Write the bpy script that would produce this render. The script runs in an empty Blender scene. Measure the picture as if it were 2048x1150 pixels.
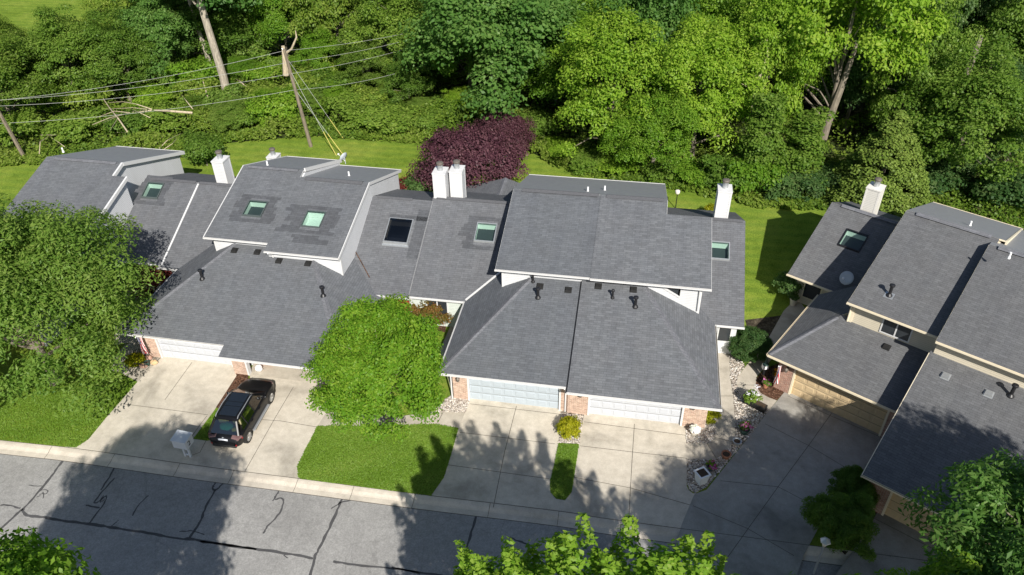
import bpy, math, random
import numpy as np
from mathutils import Vector, Matrix
from mathutils.geometry import tessellate_polygon

# ------------------------------------------------------------------ camera
scene = bpy.context.scene
col = scene.collection
CAM_H = 30.5
FPX = 1548.0
PITCH, ROLL, YAW = math.radians(36.28), math.radians(0.91), math.radians(-10.38)
fw = Vector((math.sin(YAW) * math.cos(PITCH), math.cos(YAW) * math.cos(PITCH), -math.sin(PITCH)))
rt0 = Vector((math.cos(YAW), -math.sin(YAW), 0))
dn0 = fw.cross(rt0)
rt = rt0 * math.cos(ROLL) + dn0 * math.sin(ROLL)
dn = -rt0 * math.sin(ROLL) + dn0 * math.cos(ROLL)
cam_data = bpy.data.cameras.new("camera")
cam = bpy.data.objects.new("camera", cam_data)
col.objects.link(cam)
cam.matrix_world = Matrix(((rt.x, -dn.x, -fw.x, 0), (rt.y, -dn.y, -fw.y, 0), (rt.z, -dn.z, -fw.z, CAM_H), (0, 0, 0, 1)))
cam_data.sensor_width = 36.0
cam_data.lens = FPX / 2048 * 36.0
cam_data.clip_end = 2000
scene.camera = cam

# ------------------------------------------------------------------ sky, sun, exposure
SUN_AZ, SUN_EL = math.radians(155.5), math.radians(38.3)
SUN = Vector((math.sin(SUN_AZ) * math.cos(SUN_EL), math.cos(SUN_AZ) * math.cos(SUN_EL), math.sin(SUN_EL)))
world = bpy.data.worlds.new("World")
scene.world = world
world.use_nodes = True
wn = world.node_tree
sky = wn.nodes.new("ShaderNodeTexSky")
sky.sky_type = 'NISHITA'
sky.sun_disc = False
sky.sun_elevation = SUN_EL
sky.sun_rotation = SUN_AZ
wn.nodes["Background"].inputs[1].default_value = 0.065
wn.links.new(sky.outputs[0], wn.nodes["Background"].inputs[0])
sd = bpy.data.lights.new("sun", 'SUN')
sd.energy = 4.6
sd.angle = math.radians(0.55)
sd.color = (1.0, 0.95, 0.87)
so = bpy.data.objects.new("sun", sd)
col.objects.link(so)
so.location = (40, -40, 60)
so.rotation_euler = SUN.to_track_quat('Z', 'Y').to_euler()
scene.view_settings.view_transform = 'Standard'
scene.view_settings.look = 'None'
scene.view_settings.exposure = 0.62
scene.view_settings.gamma = 1.0

# ------------------------------------------------------------------ helpers
EYE = Vector((0, 0, CAM_H))
def ray(px, py):
    return rt * ((px - 1024) / FPX) + dn * ((py - 575) / FPX) + fw
def G(px, py, z=0.0):
    d = ray(px, py)
    return EYE + d * ((z - CAM_H) / d.z)
def PY(px, py, y):
    d = ray(px, py)
    return EYE + d * (y / d.y)
R = random.Random(7)

def tag(o, label=None, cat=None, group=None, kind=None):
    if label: o['label'] = label
    if cat: o['category'] = cat
    if group: o['group'] = group
    if kind: o['kind'] = kind
    return o
def empty(name, loc, rz=0.0, label=None, cat=None, group=None):
    o = bpy.data.objects.new(name, None)
    o.empty_display_size = 0.3
    o.location = loc
    o.rotation_euler = (0, 0, rz)
    col.objects.link(o)
    return tag(o, label, cat, group)

class MB:
    """collects faces with material slots and becomes one mesh object"""
    def __init__(s): s.v, s.f, s.m = [], [], []
    def face(s, pts, m=0):
        n = len(s.v); s.v += [tuple(p) for p in pts]; s.f.append(tuple(range(n, n + len(pts)))); s.m.append(m)
    def hexa(s, c, m=0):
        n = len(s.v); s.v += [tuple(p) for p in c]
        for q in ((0, 3, 2, 1), (4, 5, 6, 7), (0, 1, 5, 4), (1, 2, 6, 5), (2, 3, 7, 6), (3, 0, 4, 7)):
            s.f.append(tuple(n + i for i in q)); s.m.append(m)
    def box(s, x0, x1, y0, y1, z0, z1, m=0, M=None):
        c = [Vector(p) for p in ((x0, y0, z0), (x1, y0, z0), (x1, y1, z0), (x0, y1, z0), (x0, y0, z1), (x1, y0, z1), (x1, y1, z1), (x0, y1, z1))]
        if M: c = [M @ p for p in c]
        s.hexa(c, m)
    def beam(s, p0, p1, out, a0, a1, b0, b1, m=0):
        p0, p1, o, u = Vector(p0), Vector(p1), Vector(out).normalized(), Vector((0, 0, 1))
        def q(p, a, b): return p + o * a + u * b
        s.hexa([q(p0, a0, b0), q(p1, a0, b0), q(p1, a1, b0), q(p0, a1, b0), q(p0, a0, b1), q(p1, a0, b1), q(p1, a1, b1), q(p0, a1, b1)], m)
    def prism(s, pts, d, m=0, mtop=None):
        d = Vector(d); a = [Vector(p) for p in pts]; b = [p + d for p in a]; n = len(a); k = len(s.v)
        s.v += [tuple(p) for p in a + b]
        s.f.append(tuple(range(k + n - 1, k - 1, -1))); s.m.append(m)
        s.f.append(tuple(range(k + n, k + 2 * n))); s.m.append(m if mtop is None else mtop)
        for i in range(n):
            j = (i + 1) % n; s.f.append((k + i, k + j, k + n + j, k + n + i)); s.m.append(m)
    def tube(s, path, rad, n=8, m=0, cap=True):
        path = [Vector(p) for p in path]
        if not hasattr(rad, '__len__'): rad = [rad] * len(path)
        k = len(s.v); side = None
        for i, p in enumerate(path):
            d = (path[min(i + 1, len(path) - 1)] - path[max(i - 1, 0)]).normalized()
            if side is None:
                side = d.cross(Vector((0, 0, 1)) if abs(d.z) < .9 else Vector((1, 0, 0))).normalized()
            side = (side - d * side.dot(d)).normalized(); o = d.cross(side)
            for j in range(n):
                a = 2 * math.pi * j / n
                s.v.append(tuple(p + side * (math.cos(a) * rad[i]) + o * (math.sin(a) * rad[i])))
        for i in range(len(path) - 1):
            for j in range(n):
                j2 = (j + 1) % n
                s.f.append((k + i * n + j, k + i * n + j2, k + (i + 1) * n + j2, k + (i + 1) * n + j)); s.m.append(m)
        if cap:
            s.f.append(tuple(k + j for j in range(n - 1, -1, -1))); s.m.append(m)
            e = k + (len(path) - 1) * n
            s.f.append(tuple(e + j for j in range(n))); s.m.append(m)
    def lathe(s, c, prof, n=16, m=0, cap=True):
        c = Vector(c); k = len(s.v)
        for r, z in prof:
            for j in range(n):
                a = 2 * math.pi * j / n; s.v.append((c.x + r * math.cos(a), c.y + r * math.sin(a), c.z + z))
        for i in range(len(prof) - 1):
            for j in range(n):
                j2 = (j + 1) % n; s.f.append((k + i * n + j, k + i * n + j2, k + (i + 1) * n + j2, k + (i + 1) * n + j)); s.m.append(m)
        if not cap: return
        s.f.append(tuple(k + j for j in range(n - 1, -1, -1))); s.m.append(m)
        e = k + (len(prof) - 1) * n; s.f.append(tuple(e + j for j in range(n))); s.m.append(m)
    def blob(s, c, r, seed, sub=2, jit=.2, m=0):
        rr = random.Random(seed); c = Vector(c); n, h = 8 * sub, 4 * sub; k = len(s.v)
        for i in range(h + 1):
            for j in range(n):
                t, a = math.pi * i / h, 2 * math.pi * j / n; q = 1 + rr.uniform(-jit, jit)
                s.v.append((c.x + r[0] * q * math.sin(t) * math.cos(a), c.y + r[1] * q * math.sin(t) * math.sin(a), c.z + r[2] * q * math.cos(t)))
        for i in range(h):
            for j in range(n):
                j2 = (j + 1) % n; s.f.append((k + i * n + j, k + (i + 1) * n + j, k + (i + 1) * n + j2, k + i * n + j2)); s.m.append(m)
    def build(s, name, mats, parent=None, smooth=False, uv=True, bevel=0):
        me = bpy.data.meshes.new(name)
        me.from_pydata(s.v, [], s.f)
        for mt in (mats if isinstance(mats, (list, tuple)) else [mats]): me.materials.append(mt)
        me.polygons.foreach_set('material_index', s.m)
        if smooth: me.polygons.foreach_set('use_smooth', [True] * len(s.f))
        me.update()
        if uv: planar_uv(me)
        o = bpy.data.objects.new(name, me)
        col.objects.link(o)
        if parent: o.parent = parent
        if bevel:
            b = o.modifiers.new("bevel", 'BEVEL'); b.width = bevel; b.segments = 2; b.limit_method = 'ANGLE'
        return o

def planar_uv(me):
    """uv in metres: u level along each face, v up its slope"""
    uvl = me.uv_layers.new(name="uv")
    dat = uvl.data
    for p in me.polygons:
        n = p.normal
        if abs(n.z) > .999: t, w = Vector((1, 0, 0)), Vector((0, 1, 0))
        else:
            t = Vector((0, 0, 1)).cross(n).normalized(); w = n.cross(t)
        for li in p.loop_indices:
            c = me.vertices[me.loops[li].vertex_index].co
            dat[li].uv = (c.dot(t), c.dot(w))

# ------------------------------------------------------------------ materials
def mat(name):
    m = bpy.data.materials.new(name); m.use_nodes = True
    nt = m.node_tree
    return m, nt, nt.nodes["Principled BSDF"]
def node(nt, t, **kw):
    n = nt.nodes.new("ShaderNode" + t)
    for k, v in kw.items():
        if hasattr(n, k): setattr(n, k, v)
        else: n.inputs[k.replace('_', ' ')].default_value = v
    return n
def ramp(nt, fac, stops, mode='LINEAR'):
    r = nt.nodes.new("ShaderNodeValToRGB"); r.color_ramp.interpolation = mode
    e = r.color_ramp.elements
    while len(e) < len(stops): e.new(.5)
    for i, (p, c) in enumerate(stops):
        e[i].position = p; e[i].color = (*c, 1) if len(c) == 3 else c
    nt.links.new(fac, r.inputs[0]); return r.outputs[0]
def mix(nt, fac, a, b, mode='MIX'):
    m = nt.nodes.new("ShaderNodeMix"); m.data_type = 'RGBA'; m.blend_type = mode
    for s, v in ((m.inputs[0], fac), (m.inputs[6], a), (m.inputs[7], b)):
        if hasattr(v, 'is_output'): nt.links.new(v, s)
        elif isinstance(v, (int, float)): s.default_value = v
        else: s.default_value = (*v, 1) if len(v) == 3 else v
    return m.outputs[2]
def noise(nt, vec, scale, detail=3, rough=.5, dist=0.0):
    n = node(nt, "TexNoise"); n.inputs["Scale"].default_value = scale; n.inputs["Detail"].default_value = detail
    n.inputs["Roughness"].default_value = rough; n.inputs["Distortion"].default_value = dist
    if vec is not None: nt.links.new(vec, n.inputs["Vector"])
    return n.outputs["Fac"]
def coords(nt, kind='Object', scale=None, rot=None):
    c = nt.nodes.new("ShaderNodeTexCoord").outputs[kind]
    if scale or rot:
        mp = nt.nodes.new("ShaderNodeMapping")
        if scale: mp.inputs["Scale"].default_value = scale
        if rot: mp.inputs["Rotation"].default_value = rot
        nt.links.new(c, mp.inputs["Vector"]); c = mp.outputs[0]
    return c
def bump(nt, b, h, strength=.3, dist=.02):
    n = node(nt, "Bump"); n.inputs["Strength"].default_value = strength; n.inputs["Distance"].default_value = dist
    nt.links.new(h, n.inputs["Height"]); nt.links.new(n.outputs[0], b.inputs["Normal"])

def plain(name, c, rough=.6, metal=0.0, spec=.4, var=.12, scale=6.0):
    m, nt, b = mat(name)
    f = noise(nt, coords(nt), scale, 4)
    nt.links.new(mix(nt, f, tuple(x * (1 - var) for x in c), tuple(min(1, x * (1 + var)) for x in c)), b.inputs["Base Color"])
    b.inputs["Roughness"].default_value = rough; b.inputs["Metallic"].default_value = metal
    b.inputs["Specular IOR Level"].default_value = spec
    return m

def shingle(name, c, warm=0.0, contrast=.09):
    m, nt, b = mat(name)
    uv = coords(nt, 'UV')
    def brick(w, h, off, lo, hi, mort, ms):
        n = node(nt, "TexBrick"); n.offset = off; n.inputs["Scale"].default_value = 1
        n.inputs["Brick Width"].default_value = w; n.inputs["Row Height"].default_value = h
        n.inputs["Mortar Size"].default_value = ms; n.inputs["Mortar Smooth"].default_value = .3; n.inputs["Bias"].default_value = 0
        n.inputs["Color1"].default_value = (lo, lo, lo, 1); n.inputs["Color2"].default_value = (hi, hi, hi, 1); n.inputs["Mortar"].default_value = (mort, mort, mort, 1)
        nt.links.new(uv, n.inputs["Vector"]); return n.outputs["Color"]
    a = brick(.42, .145, .37, 1 - contrast, 1 + contrast, .62, .009)
    a2 = brick(.17, .145, .5, .92, 1.07, 1, 0.0)
    big = ramp(nt, noise(nt, coords(nt, 'UV', (1, .45, 1)), .55, 4, .55), [(.3, (.95, .95, .95)), (.7, (1.04, 1.04, 1.04))])
    fine = ramp(nt, noise(nt, uv, 28, 2), [(.3, (.86, .86, .86)), (.7, (1.14, 1.14, 1.14))])
    streak = ramp(nt, noise(nt, coords(nt, 'UV', (2.2, .12, 1)), 1.0, 3), [(.35, (.95, .95, .96)), (.65, (1.035, 1.035, 1.03))])
    k = mix(nt, 1.0, a, a2, 'MULTIPLY'); k = mix(nt, 1.0, k, big, 'MULTIPLY'); k = mix(nt, 1.0, k, fine, 'MULTIPLY'); k = mix(nt, 1.0, k, streak, 'MULTIPLY')
    tone = mix(nt, noise(nt, uv, .8, 2), c, (c[0] * (1.04 + warm), c[1] * 1.0, c[2] * (.97 - warm)))
    nt.links.new(mix(nt, 1.0, tone, k, 'MULTIPLY'), b.inputs["Base Color"])
    b.inputs["Roughness"].default_value = .9; b.inputs["Specular IOR Level"].default_value = .2
    bump(nt, b, k, .5, .012)
    return m

def siding(name, c, pitch=.115):
    m, nt, b = mat(name)
    uv = coords(nt, 'UV')
    sp = node(nt, "SeparateXYZ"); nt.links.new(uv, sp.inputs[0])
    d = node(nt, "Math", operation='DIVIDE'); nt.links.new(sp.outputs[1], d.inputs[0]); d.inputs[1].default_value = pitch
    fr = node(nt, "Math", operation='FRACT'); nt.links.new(d.outputs[0], fr.inputs[0])
    line = ramp(nt, fr.outputs[0], [(0, (.62, .62, .63)), (.1, (.72, .72, .73)), (.17, (1, 1, 1)), (1, (.97, .97, .97))])
    dirt = ramp(nt, noise(nt, coords(nt, 'UV', (1, .3, 1)), 1.2, 4), [(.3, (.93, .93, .92)), (.7, (1.02, 1.02, 1.02))])
    k = mix(nt, 1.0, line, dirt, 'MULTIPLY')
    nt.links.new(mix(nt, 1.0, c, k, 'MULTIPLY'), b.inputs["Base Color"]); b.inputs["Roughness"].default_value = .55
    h = ramp(nt, fr.outputs[0], [(0, (0, 0, 0)), (.12, (1, 1, 1)), (1, (.4, .4, .4))]); bump(nt, b, h, .4, .015)
    return m

def brickm(name, c1, c2, mort):
    m, nt, b = mat(name)
    uv = coords(nt, 'UV'); n = node(nt, "TexBrick"); n.inputs["Scale"].default_value = 1
    n.inputs["Brick Width"].default_value = .21; n.inputs["Row Height"].default_value = .075; n.inputs["Mortar Size"].default_value = .009
    n.inputs["Color1"].default_value = (*c1, 1); n.inputs["Color2"].default_value = (*c2, 1); n.inputs["Mortar"].default_value = (*mort, 1)
    nt.links.new(uv, n.inputs["Vector"])
    v = ramp(nt, noise(nt, uv, 5, 3), [(.3, (.78, .76, .74)), (.7, (1.18, 1.14, 1.1))])
    nt.links.new(mix(nt, 1.0, n.outputs["Color"], v, 'MULTIPLY'), b.inputs["Base Color"]); b.inputs["Roughness"].default_value = .9
    bump(nt, b, n.outputs["Fac"], .5, -.01)
    return m

def concrete(name, c, stain=.25, seed=0.0):
    m, nt, b = mat(name)
    co = coords(nt); mp = node(nt, "Mapping"); mp.inputs["Location"].default_value = (seed, seed * .7, 0); nt.links.new(co, mp.inputs[0]); co = mp.outputs[0]
    big = ramp(nt, noise(nt, co, .35, 5, .6, .4), [(.32, tuple(x * (1 - stain) for x in c)), (.5, c), (.7, tuple(x * 1.1 for x in c))])
    mid = ramp(nt, noise(nt, co, 2.2, 5, .65), [(.3, (.86, .85, .83)), (.7, (1.08, 1.08, 1.08))])
    fine = ramp(nt, noise(nt, co, 22, 3, .6), [(.25, (.88, .88, .88)), (.75, (1.1, 1.1, 1.1))])
    speck = ramp(nt, noise(nt, co, 9, 2), [(.66, (1, 1, 1)), (.74, (.82, .8, .76))])
    k = mix(nt, 1.0, big, mid, 'MULTIPLY'); k = mix(nt, 1.0, k, fine, 'MULTIPLY'); k = mix(nt, .6, k, speck, 'MULTIPLY')
    nt.links.new(k, b.inputs["Base Color"]); b.inputs["Roughness"].default_value = .9; b.inputs["Specular IOR Level"].default_value = .2
    bump(nt, b, noise(nt, co, 40, 2), .15, .006)
    return m

def asphalt(name, c):
    m, nt, b = mat(name)
    co = coords(nt)
    big = ramp(nt, noise(nt, co, .25, 5, .6, .5), [(.3, tuple(x * .85 for x in c)), (.7, tuple(x * 1.14 for x in c))])
    ag = ramp(nt, noise(nt, co, 14, 2, .7), [(.25, (.78, .78, .78)), (.5, (1, 1, 1)), (.75, (1.25, 1.25, 1.24))])
    ag2 = ramp(nt, noise(nt, co, 3.0, 4, .7), [(.3, (.88, .88, .88)), (.7, (1.1, 1.1, 1.1))])
    v = node(nt, "TexVoronoi"); v.feature = 'DISTANCE_TO_EDGE'; v.inputs["Scale"].default_value = .33
    wob = node(nt, "TexNoise"); wob.inputs["Scale"].default_value = .8; wob.inputs["Detail"].default_value = 4; nt.links.new(co, wob.inputs[0])
    ad = mix(nt, .35, co, wob.outputs["Color"], 'ADD'); nt.links.new(ad, v.inputs["Vector"])
    hair = ramp(nt, v.outputs["Distance"], [(0, (.72, .72, .72)), (.007, (1, 1, 1))])
    k = mix(nt, 1.0, big, ag, 'MULTIPLY'); k = mix(nt, 1.0, k, ag2, 'MULTIPLY'); k = mix(nt, .55, k, hair, 'MULTIPLY')
    nt.links.new(k, b.inputs["Base Color"]); b.inputs["Roughness"].default_value = .92; b.inputs["Specular IOR Level"].default_value = .2
    bump(nt, b, noise(nt, co, 60, 2), .3, .006)
    return m

def lawn(name, stripes=True):
    m, nt, b = mat(name)
    co = coords(nt)
    base = ramp(nt, noise(nt, co, .22, 5, .62, .3), [(.28, (.12, .185, .022)), (.5, (.160, .235, .033)), (.72, (.225, .275, .050))])
    pat = ramp(nt, noise(nt, co, 1.1, 5, .65, .5), [(.3, (.72, .76, .7)), (.55, (1, 1, 1)), (.75, (1.2, 1.1, 1.15))])
    fine = ramp(nt, noise(nt, coords(nt, 'Object', (1, .6, 1)), 11, 4, .75), [(.28, (.5, .55, .5)), (.5, (1, 1, 1)), (.72, (1.4, 1.35, 1.3))])
    k = mix(nt, 1.0, base, pat, 'MULTIPLY'); k = mix(nt, 1.0, k, fine, 'MULTIPLY')
    if stripes:
        w = node(nt, "TexWave"); w.wave_type = 'BANDS'; w.bands_direction = 'Y'; w.inputs["Scale"].default_value = .3; w.inputs["Distortion"].default_value = 2.2; w.inputs["Detail Scale"].default_value = .25
        nt.links.new(co, w.inputs["Vector"])
        k = mix(nt, .6, k, ramp(nt, w.outputs["Fac"], [(.2, (.88, .93, .9)), (.8, (1.14, 1.08, 1.0))]), 'MULTIPLY')
    bare = ramp(nt, noise(nt, co, .5, 3, .6), [(.69, (0, 0, 0)), (.8, (.5, .5, .5))])
    k = mix(nt, bare, k, (.17, .15, .05))
    nt.links.new(k, b.inputs["Base Color"]); b.inputs["Roughness"].default_value = 1; b.inputs["Specular IOR Level"].default_value = .05
    bump(nt, b, noise(nt, co, 18, 4, .8), .9, .05)
    return m

def speckle(name, stops, scale, bumpd=.03, rough=.9):
    m, nt, b = mat(name)
    co = coords(nt); v = node(nt, "TexVoronoi"); v.inputs["Scale"].default_value = scale; nt.links.new(co, v.inputs["Vector"])
    sp = node(nt, "SeparateColor"); nt.links.new(v.outputs["Color"], sp.inputs[0])
    c = ramp(nt, sp.outputs[0], stops)
    e = ramp(nt, v.outputs["Distance"], [(.0, (1.1, 1.1, 1.1)), (.75, (.45, .43, .4))])
    big = ramp(nt, noise(nt, co, .9, 3), [(.3, (.85, .85, .85)), (.7, (1.1, 1.1, 1.1))])
    k = mix(nt, 1.0, mix(nt, 1.0, c, e, 'MULTIPLY'), big, 'MULTIPLY')
    nt.links.new(k, b.inputs["Base Color"]); b.inputs["Roughness"].default_value = rough; b.inputs["Specular IOR Level"].default_value = .2
    bump(nt, b, v.outputs["Distance"], .8, -bumpd)
    return m

def foliage(name, dark, mid, lite, trans=.48, objvar=.2):
    m, nt, b = mat(name)
    nt.nodes.remove(b)
    at = node(nt, "Attribute", attribute_name="tint")
    oi = nt.nodes.new("ShaderNodeObjectInfo")
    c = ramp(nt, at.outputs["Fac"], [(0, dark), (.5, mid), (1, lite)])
    hv = node(nt, "HueSaturation")
    mr = node(nt, "MapRange"); nt.links.new(oi.outputs["Random"], mr.inputs[0]); mr.inputs[3].default_value = 1 - objvar; mr.inputs[4].default_value = 1 + objvar
    mh = node(nt, "MapRange"); nt.links.new(oi.outputs["Random"], mh.inputs[0]); mh.inputs[3].default_value = .5 + objvar * .06; mh.inputs[4].default_value = .5 - objvar * .06
    nt.links.new(mr.outputs[0], hv.inputs["Value"]); nt.links.new(mh.outputs[0], hv.inputs["Hue"]); nt.links.new(c, hv.inputs["Color"])
    d = node(nt, "BsdfDiffuse"); t = node(nt, "BsdfTranslucent"); g = node(nt, "BsdfGlossy"); g.inputs["Roughness"].default_value = .45
    g.inputs["Color"].default_value = (.9, .95, .9, 1)
    nt.links.new(hv.outputs[0], d.inputs[0])
    tc = mix(nt, 1.0, hv.outputs[0], (.95, 1.3, .5), 'MULTIPLY'); nt.links.new(tc, t.inputs[0])
    m1 = node(nt, "MixShader"); m1.inputs[0].default_value = trans; nt.links.new(d.outputs[0], m1.inputs[1]); nt.links.new(t.outputs[0], m1.inputs[2])
    m2 = node(nt, "MixShader"); m2.inputs[0].default_value = .008; nt.links.new(m1.outputs[0], m2.inputs[1]); nt.links.new(g.outputs[0], m2.inputs[2])
    nt.links.new(m2.outputs[0], nt.nodes["Material Output"].inputs[0])
    return m

def glassm(name, tintc, gloss=.1):
    m, nt, b = mat(name); nt.nodes.remove(b)
    t = node(nt, "BsdfTransparent"); t.inputs[0].default_value = (*tintc, 1)
    g = node(nt, "BsdfGlossy"); g.inputs["Roughness"].default_value = .03
    f = node(nt, "LayerWeight"); f.inputs["Blend"].default_value = .25
    mr = node(nt, "MapRange"); nt.links.new(f.outputs["Fresnel"], mr.inputs[0]); mr.inputs[3].default_value = gloss * .5; mr.inputs[4].default_value = .9
    x = node(nt, "MixShader"); nt.links.new(mr.outputs[0], x.inputs[0]); nt.links.new(t.outputs[0], x.inputs[1]); nt.links.new(g.outputs[0], x.inputs[2])
    nt.links.new(x.outputs[0], nt.nodes["Material Output"].inputs[0])
    return m

def bark(name, c):
    m, nt, b = mat(name)
    co = coords(nt, 'Object', (3, 3, .5))
    f = noise(nt, co, 3, 5, .7, .6)
    nt.links.new(ramp(nt, f, [(.3, tuple(x * .45 for x in c)), (.55, c), (.75, tuple(x * 1.35 for x in c))]), b.inputs["Base Color"])
    b.inputs["Roughness"].default_value = .95; bump(nt, b, f, .6, .03)
    return m

def flagm(name):
    """stripes and blue field of the flag in its own uv (0..1)"""
    m, nt, b = mat(name)
    sp = node(nt, "SeparateXYZ"); nt.links.new(coords(nt, 'UV'), sp.inputs[0])
    s = node(nt, "Math", operation='MULTIPLY'); nt.links.new(sp.outputs[0], s.inputs[0]); s.inputs[1].default_value = 6.5
    fr = node(nt, "Math", operation='FRACT'); nt.links.new(s.outputs[0], fr.inputs[0])
    st = ramp(nt, fr.outputs[0], [(0, (.45, .015, .03)), (.5, (.8, .78, .76))], 'CONSTANT')
    a = node(nt, "Math", operation='LESS_THAN'); nt.links.new(sp.outputs[0], a.inputs[0]); a.inputs[1].default_value = .54
    c = node(nt, "Math", operation='GREATER_THAN'); nt.links.new(sp.outputs[1], c.inputs[0]); c.inputs[1].default_value = .6
    ml = node(nt, "Math", operation='MULTIPLY'); nt.links.new(a.outputs[0], ml.inputs[0]); nt.links.new(c.outputs[0], ml.inputs[1])
    v = node(nt, "TexVoronoi"); v.inputs["Scale"].default_value = 1; v.inputs["Randomness"].default_value = 0
    nt.links.new(coords(nt, 'UV', (20, 24, 1)), v.inputs["Vector"])
    star = ramp(nt, v.outputs["Distance"], [(0, (.8, .8, .8)), (.28, (.02, .03, .14))], 'CONSTANT')
    nt.links.new(mix(nt, ml.outputs[0], st, star), b.inputs["Base Color"]); b.inputs["Roughness"].default_value = .8
    return m

M = {}
M['roof_a'] = shingle("shingles_blue_grey", (0.120, 0.129, 0.142))
M['roof_b'] = shingle("shingles_grey", (0.111, 0.121, 0.135), contrast=.10)
M['roof_b2'] = shingle("shingles_light_grey", (0.125, 0.134, 0.147), contrast=.13)
M['roof_e'] = shingle("shingles_entry_grey", (0.118, 0.125, 0.137))
M['roof_c'] = shingle("shingles_warm_grey", (0.116, 0.121, 0.128))
M['roof_n'] = shingle("shingles_replaced", (0.084, 0.090, 0.100), contrast=.12)
M['cap'] = shingle("shingles_cap", (0.140, 0.147, 0.164), contrast=.12)
M['vent'] = plain("ridge_vent_shingle", (.085, .087, .095), .9, var=.3, scale=9)
M['side'] = siding("white_siding", (.60, .61, .63))
M['roof_lightened'] = plain('lightened_back_roofing', (.215, .222, .232), .65, 0, .5, .12, 2.5)  # smooth roofing, colour lightened to offset the weak sun on back slopes
M['side_g'] = siding("pale_green_siding", (.55, .60, .56))
M['side_w'] = siding('off_white_siding', (.66, .64, .59))
M['trim_w'] = plain('off_white_trim', (.66, .64, .60), .5, var=.06)
M['side_c'] = siding("cream_siding", (.62, .56, .44))
M['trim'] = plain("white_trim", (.60, .60, .60), .45, var=.05)
M['trim_c'] = plain("cream_trim", (.74, .66, .50), .45, var=.06)
M['gutt'] = plain("gutter_debris", (.10, .085, .06), .95, var=.5, scale=12)
M['door_w'] = plain("white_door_paint", (.46, .48, .52), .45, var=.03)
M['door_b'] = plain("pale_blue_door_paint", (.38, .43, .475), .45, var=.03)
M['door_c'] = plain("tan_door_paint", (.56, .43, .26), .5, var=.05)
M['brick'] = brickm("pink_brick", (.36, .225, .17), (.50, .36, .28), (.56, .50, .43))
M['brick_c'] = brickm("red_brick", (.30, .14, .10), (.40, .24, .18), (.45, .42, .38))
M['red_door'] = plain("red_paint", (.30, .012, .03), .4, var=.08)
M['metal'] = plain("galvanised_metal", (.52, .54, .55), .4, .7, .5, .15)
M['metal_d'] = plain("brown_metal_cap", (.16, .14, .12), .6, .4, .4, .3)
M['black'] = plain("black_metal", (.012, .012, .014), .45, 0, .5, .3)
M['dark'] = plain("dark_interior", (.02, .022, .025), .9)
M['room'] = plain("shaft_white", (.78, .80, .78), .7, var=.03)
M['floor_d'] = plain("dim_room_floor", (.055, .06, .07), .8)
M['glass'] = glassm("green_glass", (.62, .76, .70), .12)
M['glass_d'] = glassm("dark_dome", (.10, .10, .10), .16)
M['window'] = plain("dark_window_glass", (.03, .035, .04), .06, 0, .6, .4, 1.2)
M['conc'] = concrete("driveway_concrete", (.52, .475, .40), .34)
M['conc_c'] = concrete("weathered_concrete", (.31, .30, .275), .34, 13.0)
M['walk'] = concrete("path_concrete", (.45, .41, .345), .28, 31.0)
M['kerb'] = concrete("kerb_concrete", (.53, .48, .41), .2, 51.0)
M['joint'] = plain("dark_joint", (.09, .08, .065), .95, var=.4, scale=3)  # dark colour of paving joints, kerb lines and door panel seams
M['asph'] = asphalt("asphalt", (.275, .27, .262))
M['seal'] = plain("crack_sealant", (.075, .074, .076), .8, 0, .2, .35, 3.0)
M['lawn'] = lawn("lawn")
M['wood_floor'] = speckle("woodland_litter", [(0, (.03, .05, .010)), (.5, (.06, .095, .016)), (1, (.10, .11, .035))], 3, .1)
M['gravel'] = speckle("river_gravel", [(0, (.14, .12, .10)), (.35, (.34, .30, .25)), (.7, (.50, .47, .42)), (1, (.72, .70, .66))], 9, .04)
M['mulch'] = speckle("bark_mulch", [(0, (.05, .025, .015)), (.5, (.13, .065, .04)), (1, (.22, .13, .09))], 14, .03)
M['dirt'] = speckle("bare_soil", [(0, (.05, .04, .028)), (1, (.12, .10, .07))], 6, .02)
M['water'] = plain("pond_water", (.10, .22, .32), .08, 0, .5, .2, .2)
M['bark'] = bark("bark_grey", (.20, .17, .13))
M['bark_l'] = bark("bark_pale", (.33, .29, .23))
M['dead'] = bark("dead_wood", (.48, .40, .28))
M['pole'] = bark("weathered_pole", (.20, .165, .12))
M['f_mid'] = foliage("leaves_mid_green", (0.069, 0.143, 0.024), (0.133, 0.228, 0.030), (0.213, 0.296, 0.060))
M['f_deep'] = foliage("leaves_deep_green", (0.050, 0.127, 0.028), (0.093, 0.200, 0.039), (0.164, 0.264, 0.068))
M['f_lite'] = foliage("leaves_yellow_green", (.090, .205, .018), (.165, .295, .024), (.25, .35, .05))
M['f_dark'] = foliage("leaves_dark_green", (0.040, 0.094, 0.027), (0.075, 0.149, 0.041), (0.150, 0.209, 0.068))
M['f_maple'] = foliage("leaves_maple", (.075, .190, .014), (.140, .280, .020), (.25, .35, .04), objvar=.0)
M['f_ash'] = foliage("leaves_ash", (.090, .185, .028), (.165, .265, .042), (.25, .32, .075), objvar=.05)
M['f_brush'] = foliage('leaves_brush', (0.082, 0.159, 0.024), (0.157, 0.241, 0.030), (0.251, 0.308, 0.068))
M['f_purple'] = foliage("leaves_purple", (.040, .017, .024), (.082, .032, .046), (.15, .072, .082), .25, .05)
M['f_red'] = foliage("leaves_red", (0.068, 0.014, 0.014), (0.135, 0.024, 0.024), (0.203, 0.068, 0.041), .3, .15)
M['f_bronze'] = foliage("leaves_bronze", (0.068, 0.081, 0.016), (0.135, 0.108, 0.024), (0.270, 0.095, 0.041), .3, .1)
M['f_gold'] = foliage("leaves_gold", (0.132, 0.154, 0.007), (0.242, 0.253, 0.009), (0.352, 0.330, 0.017), .3, .1)
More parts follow.
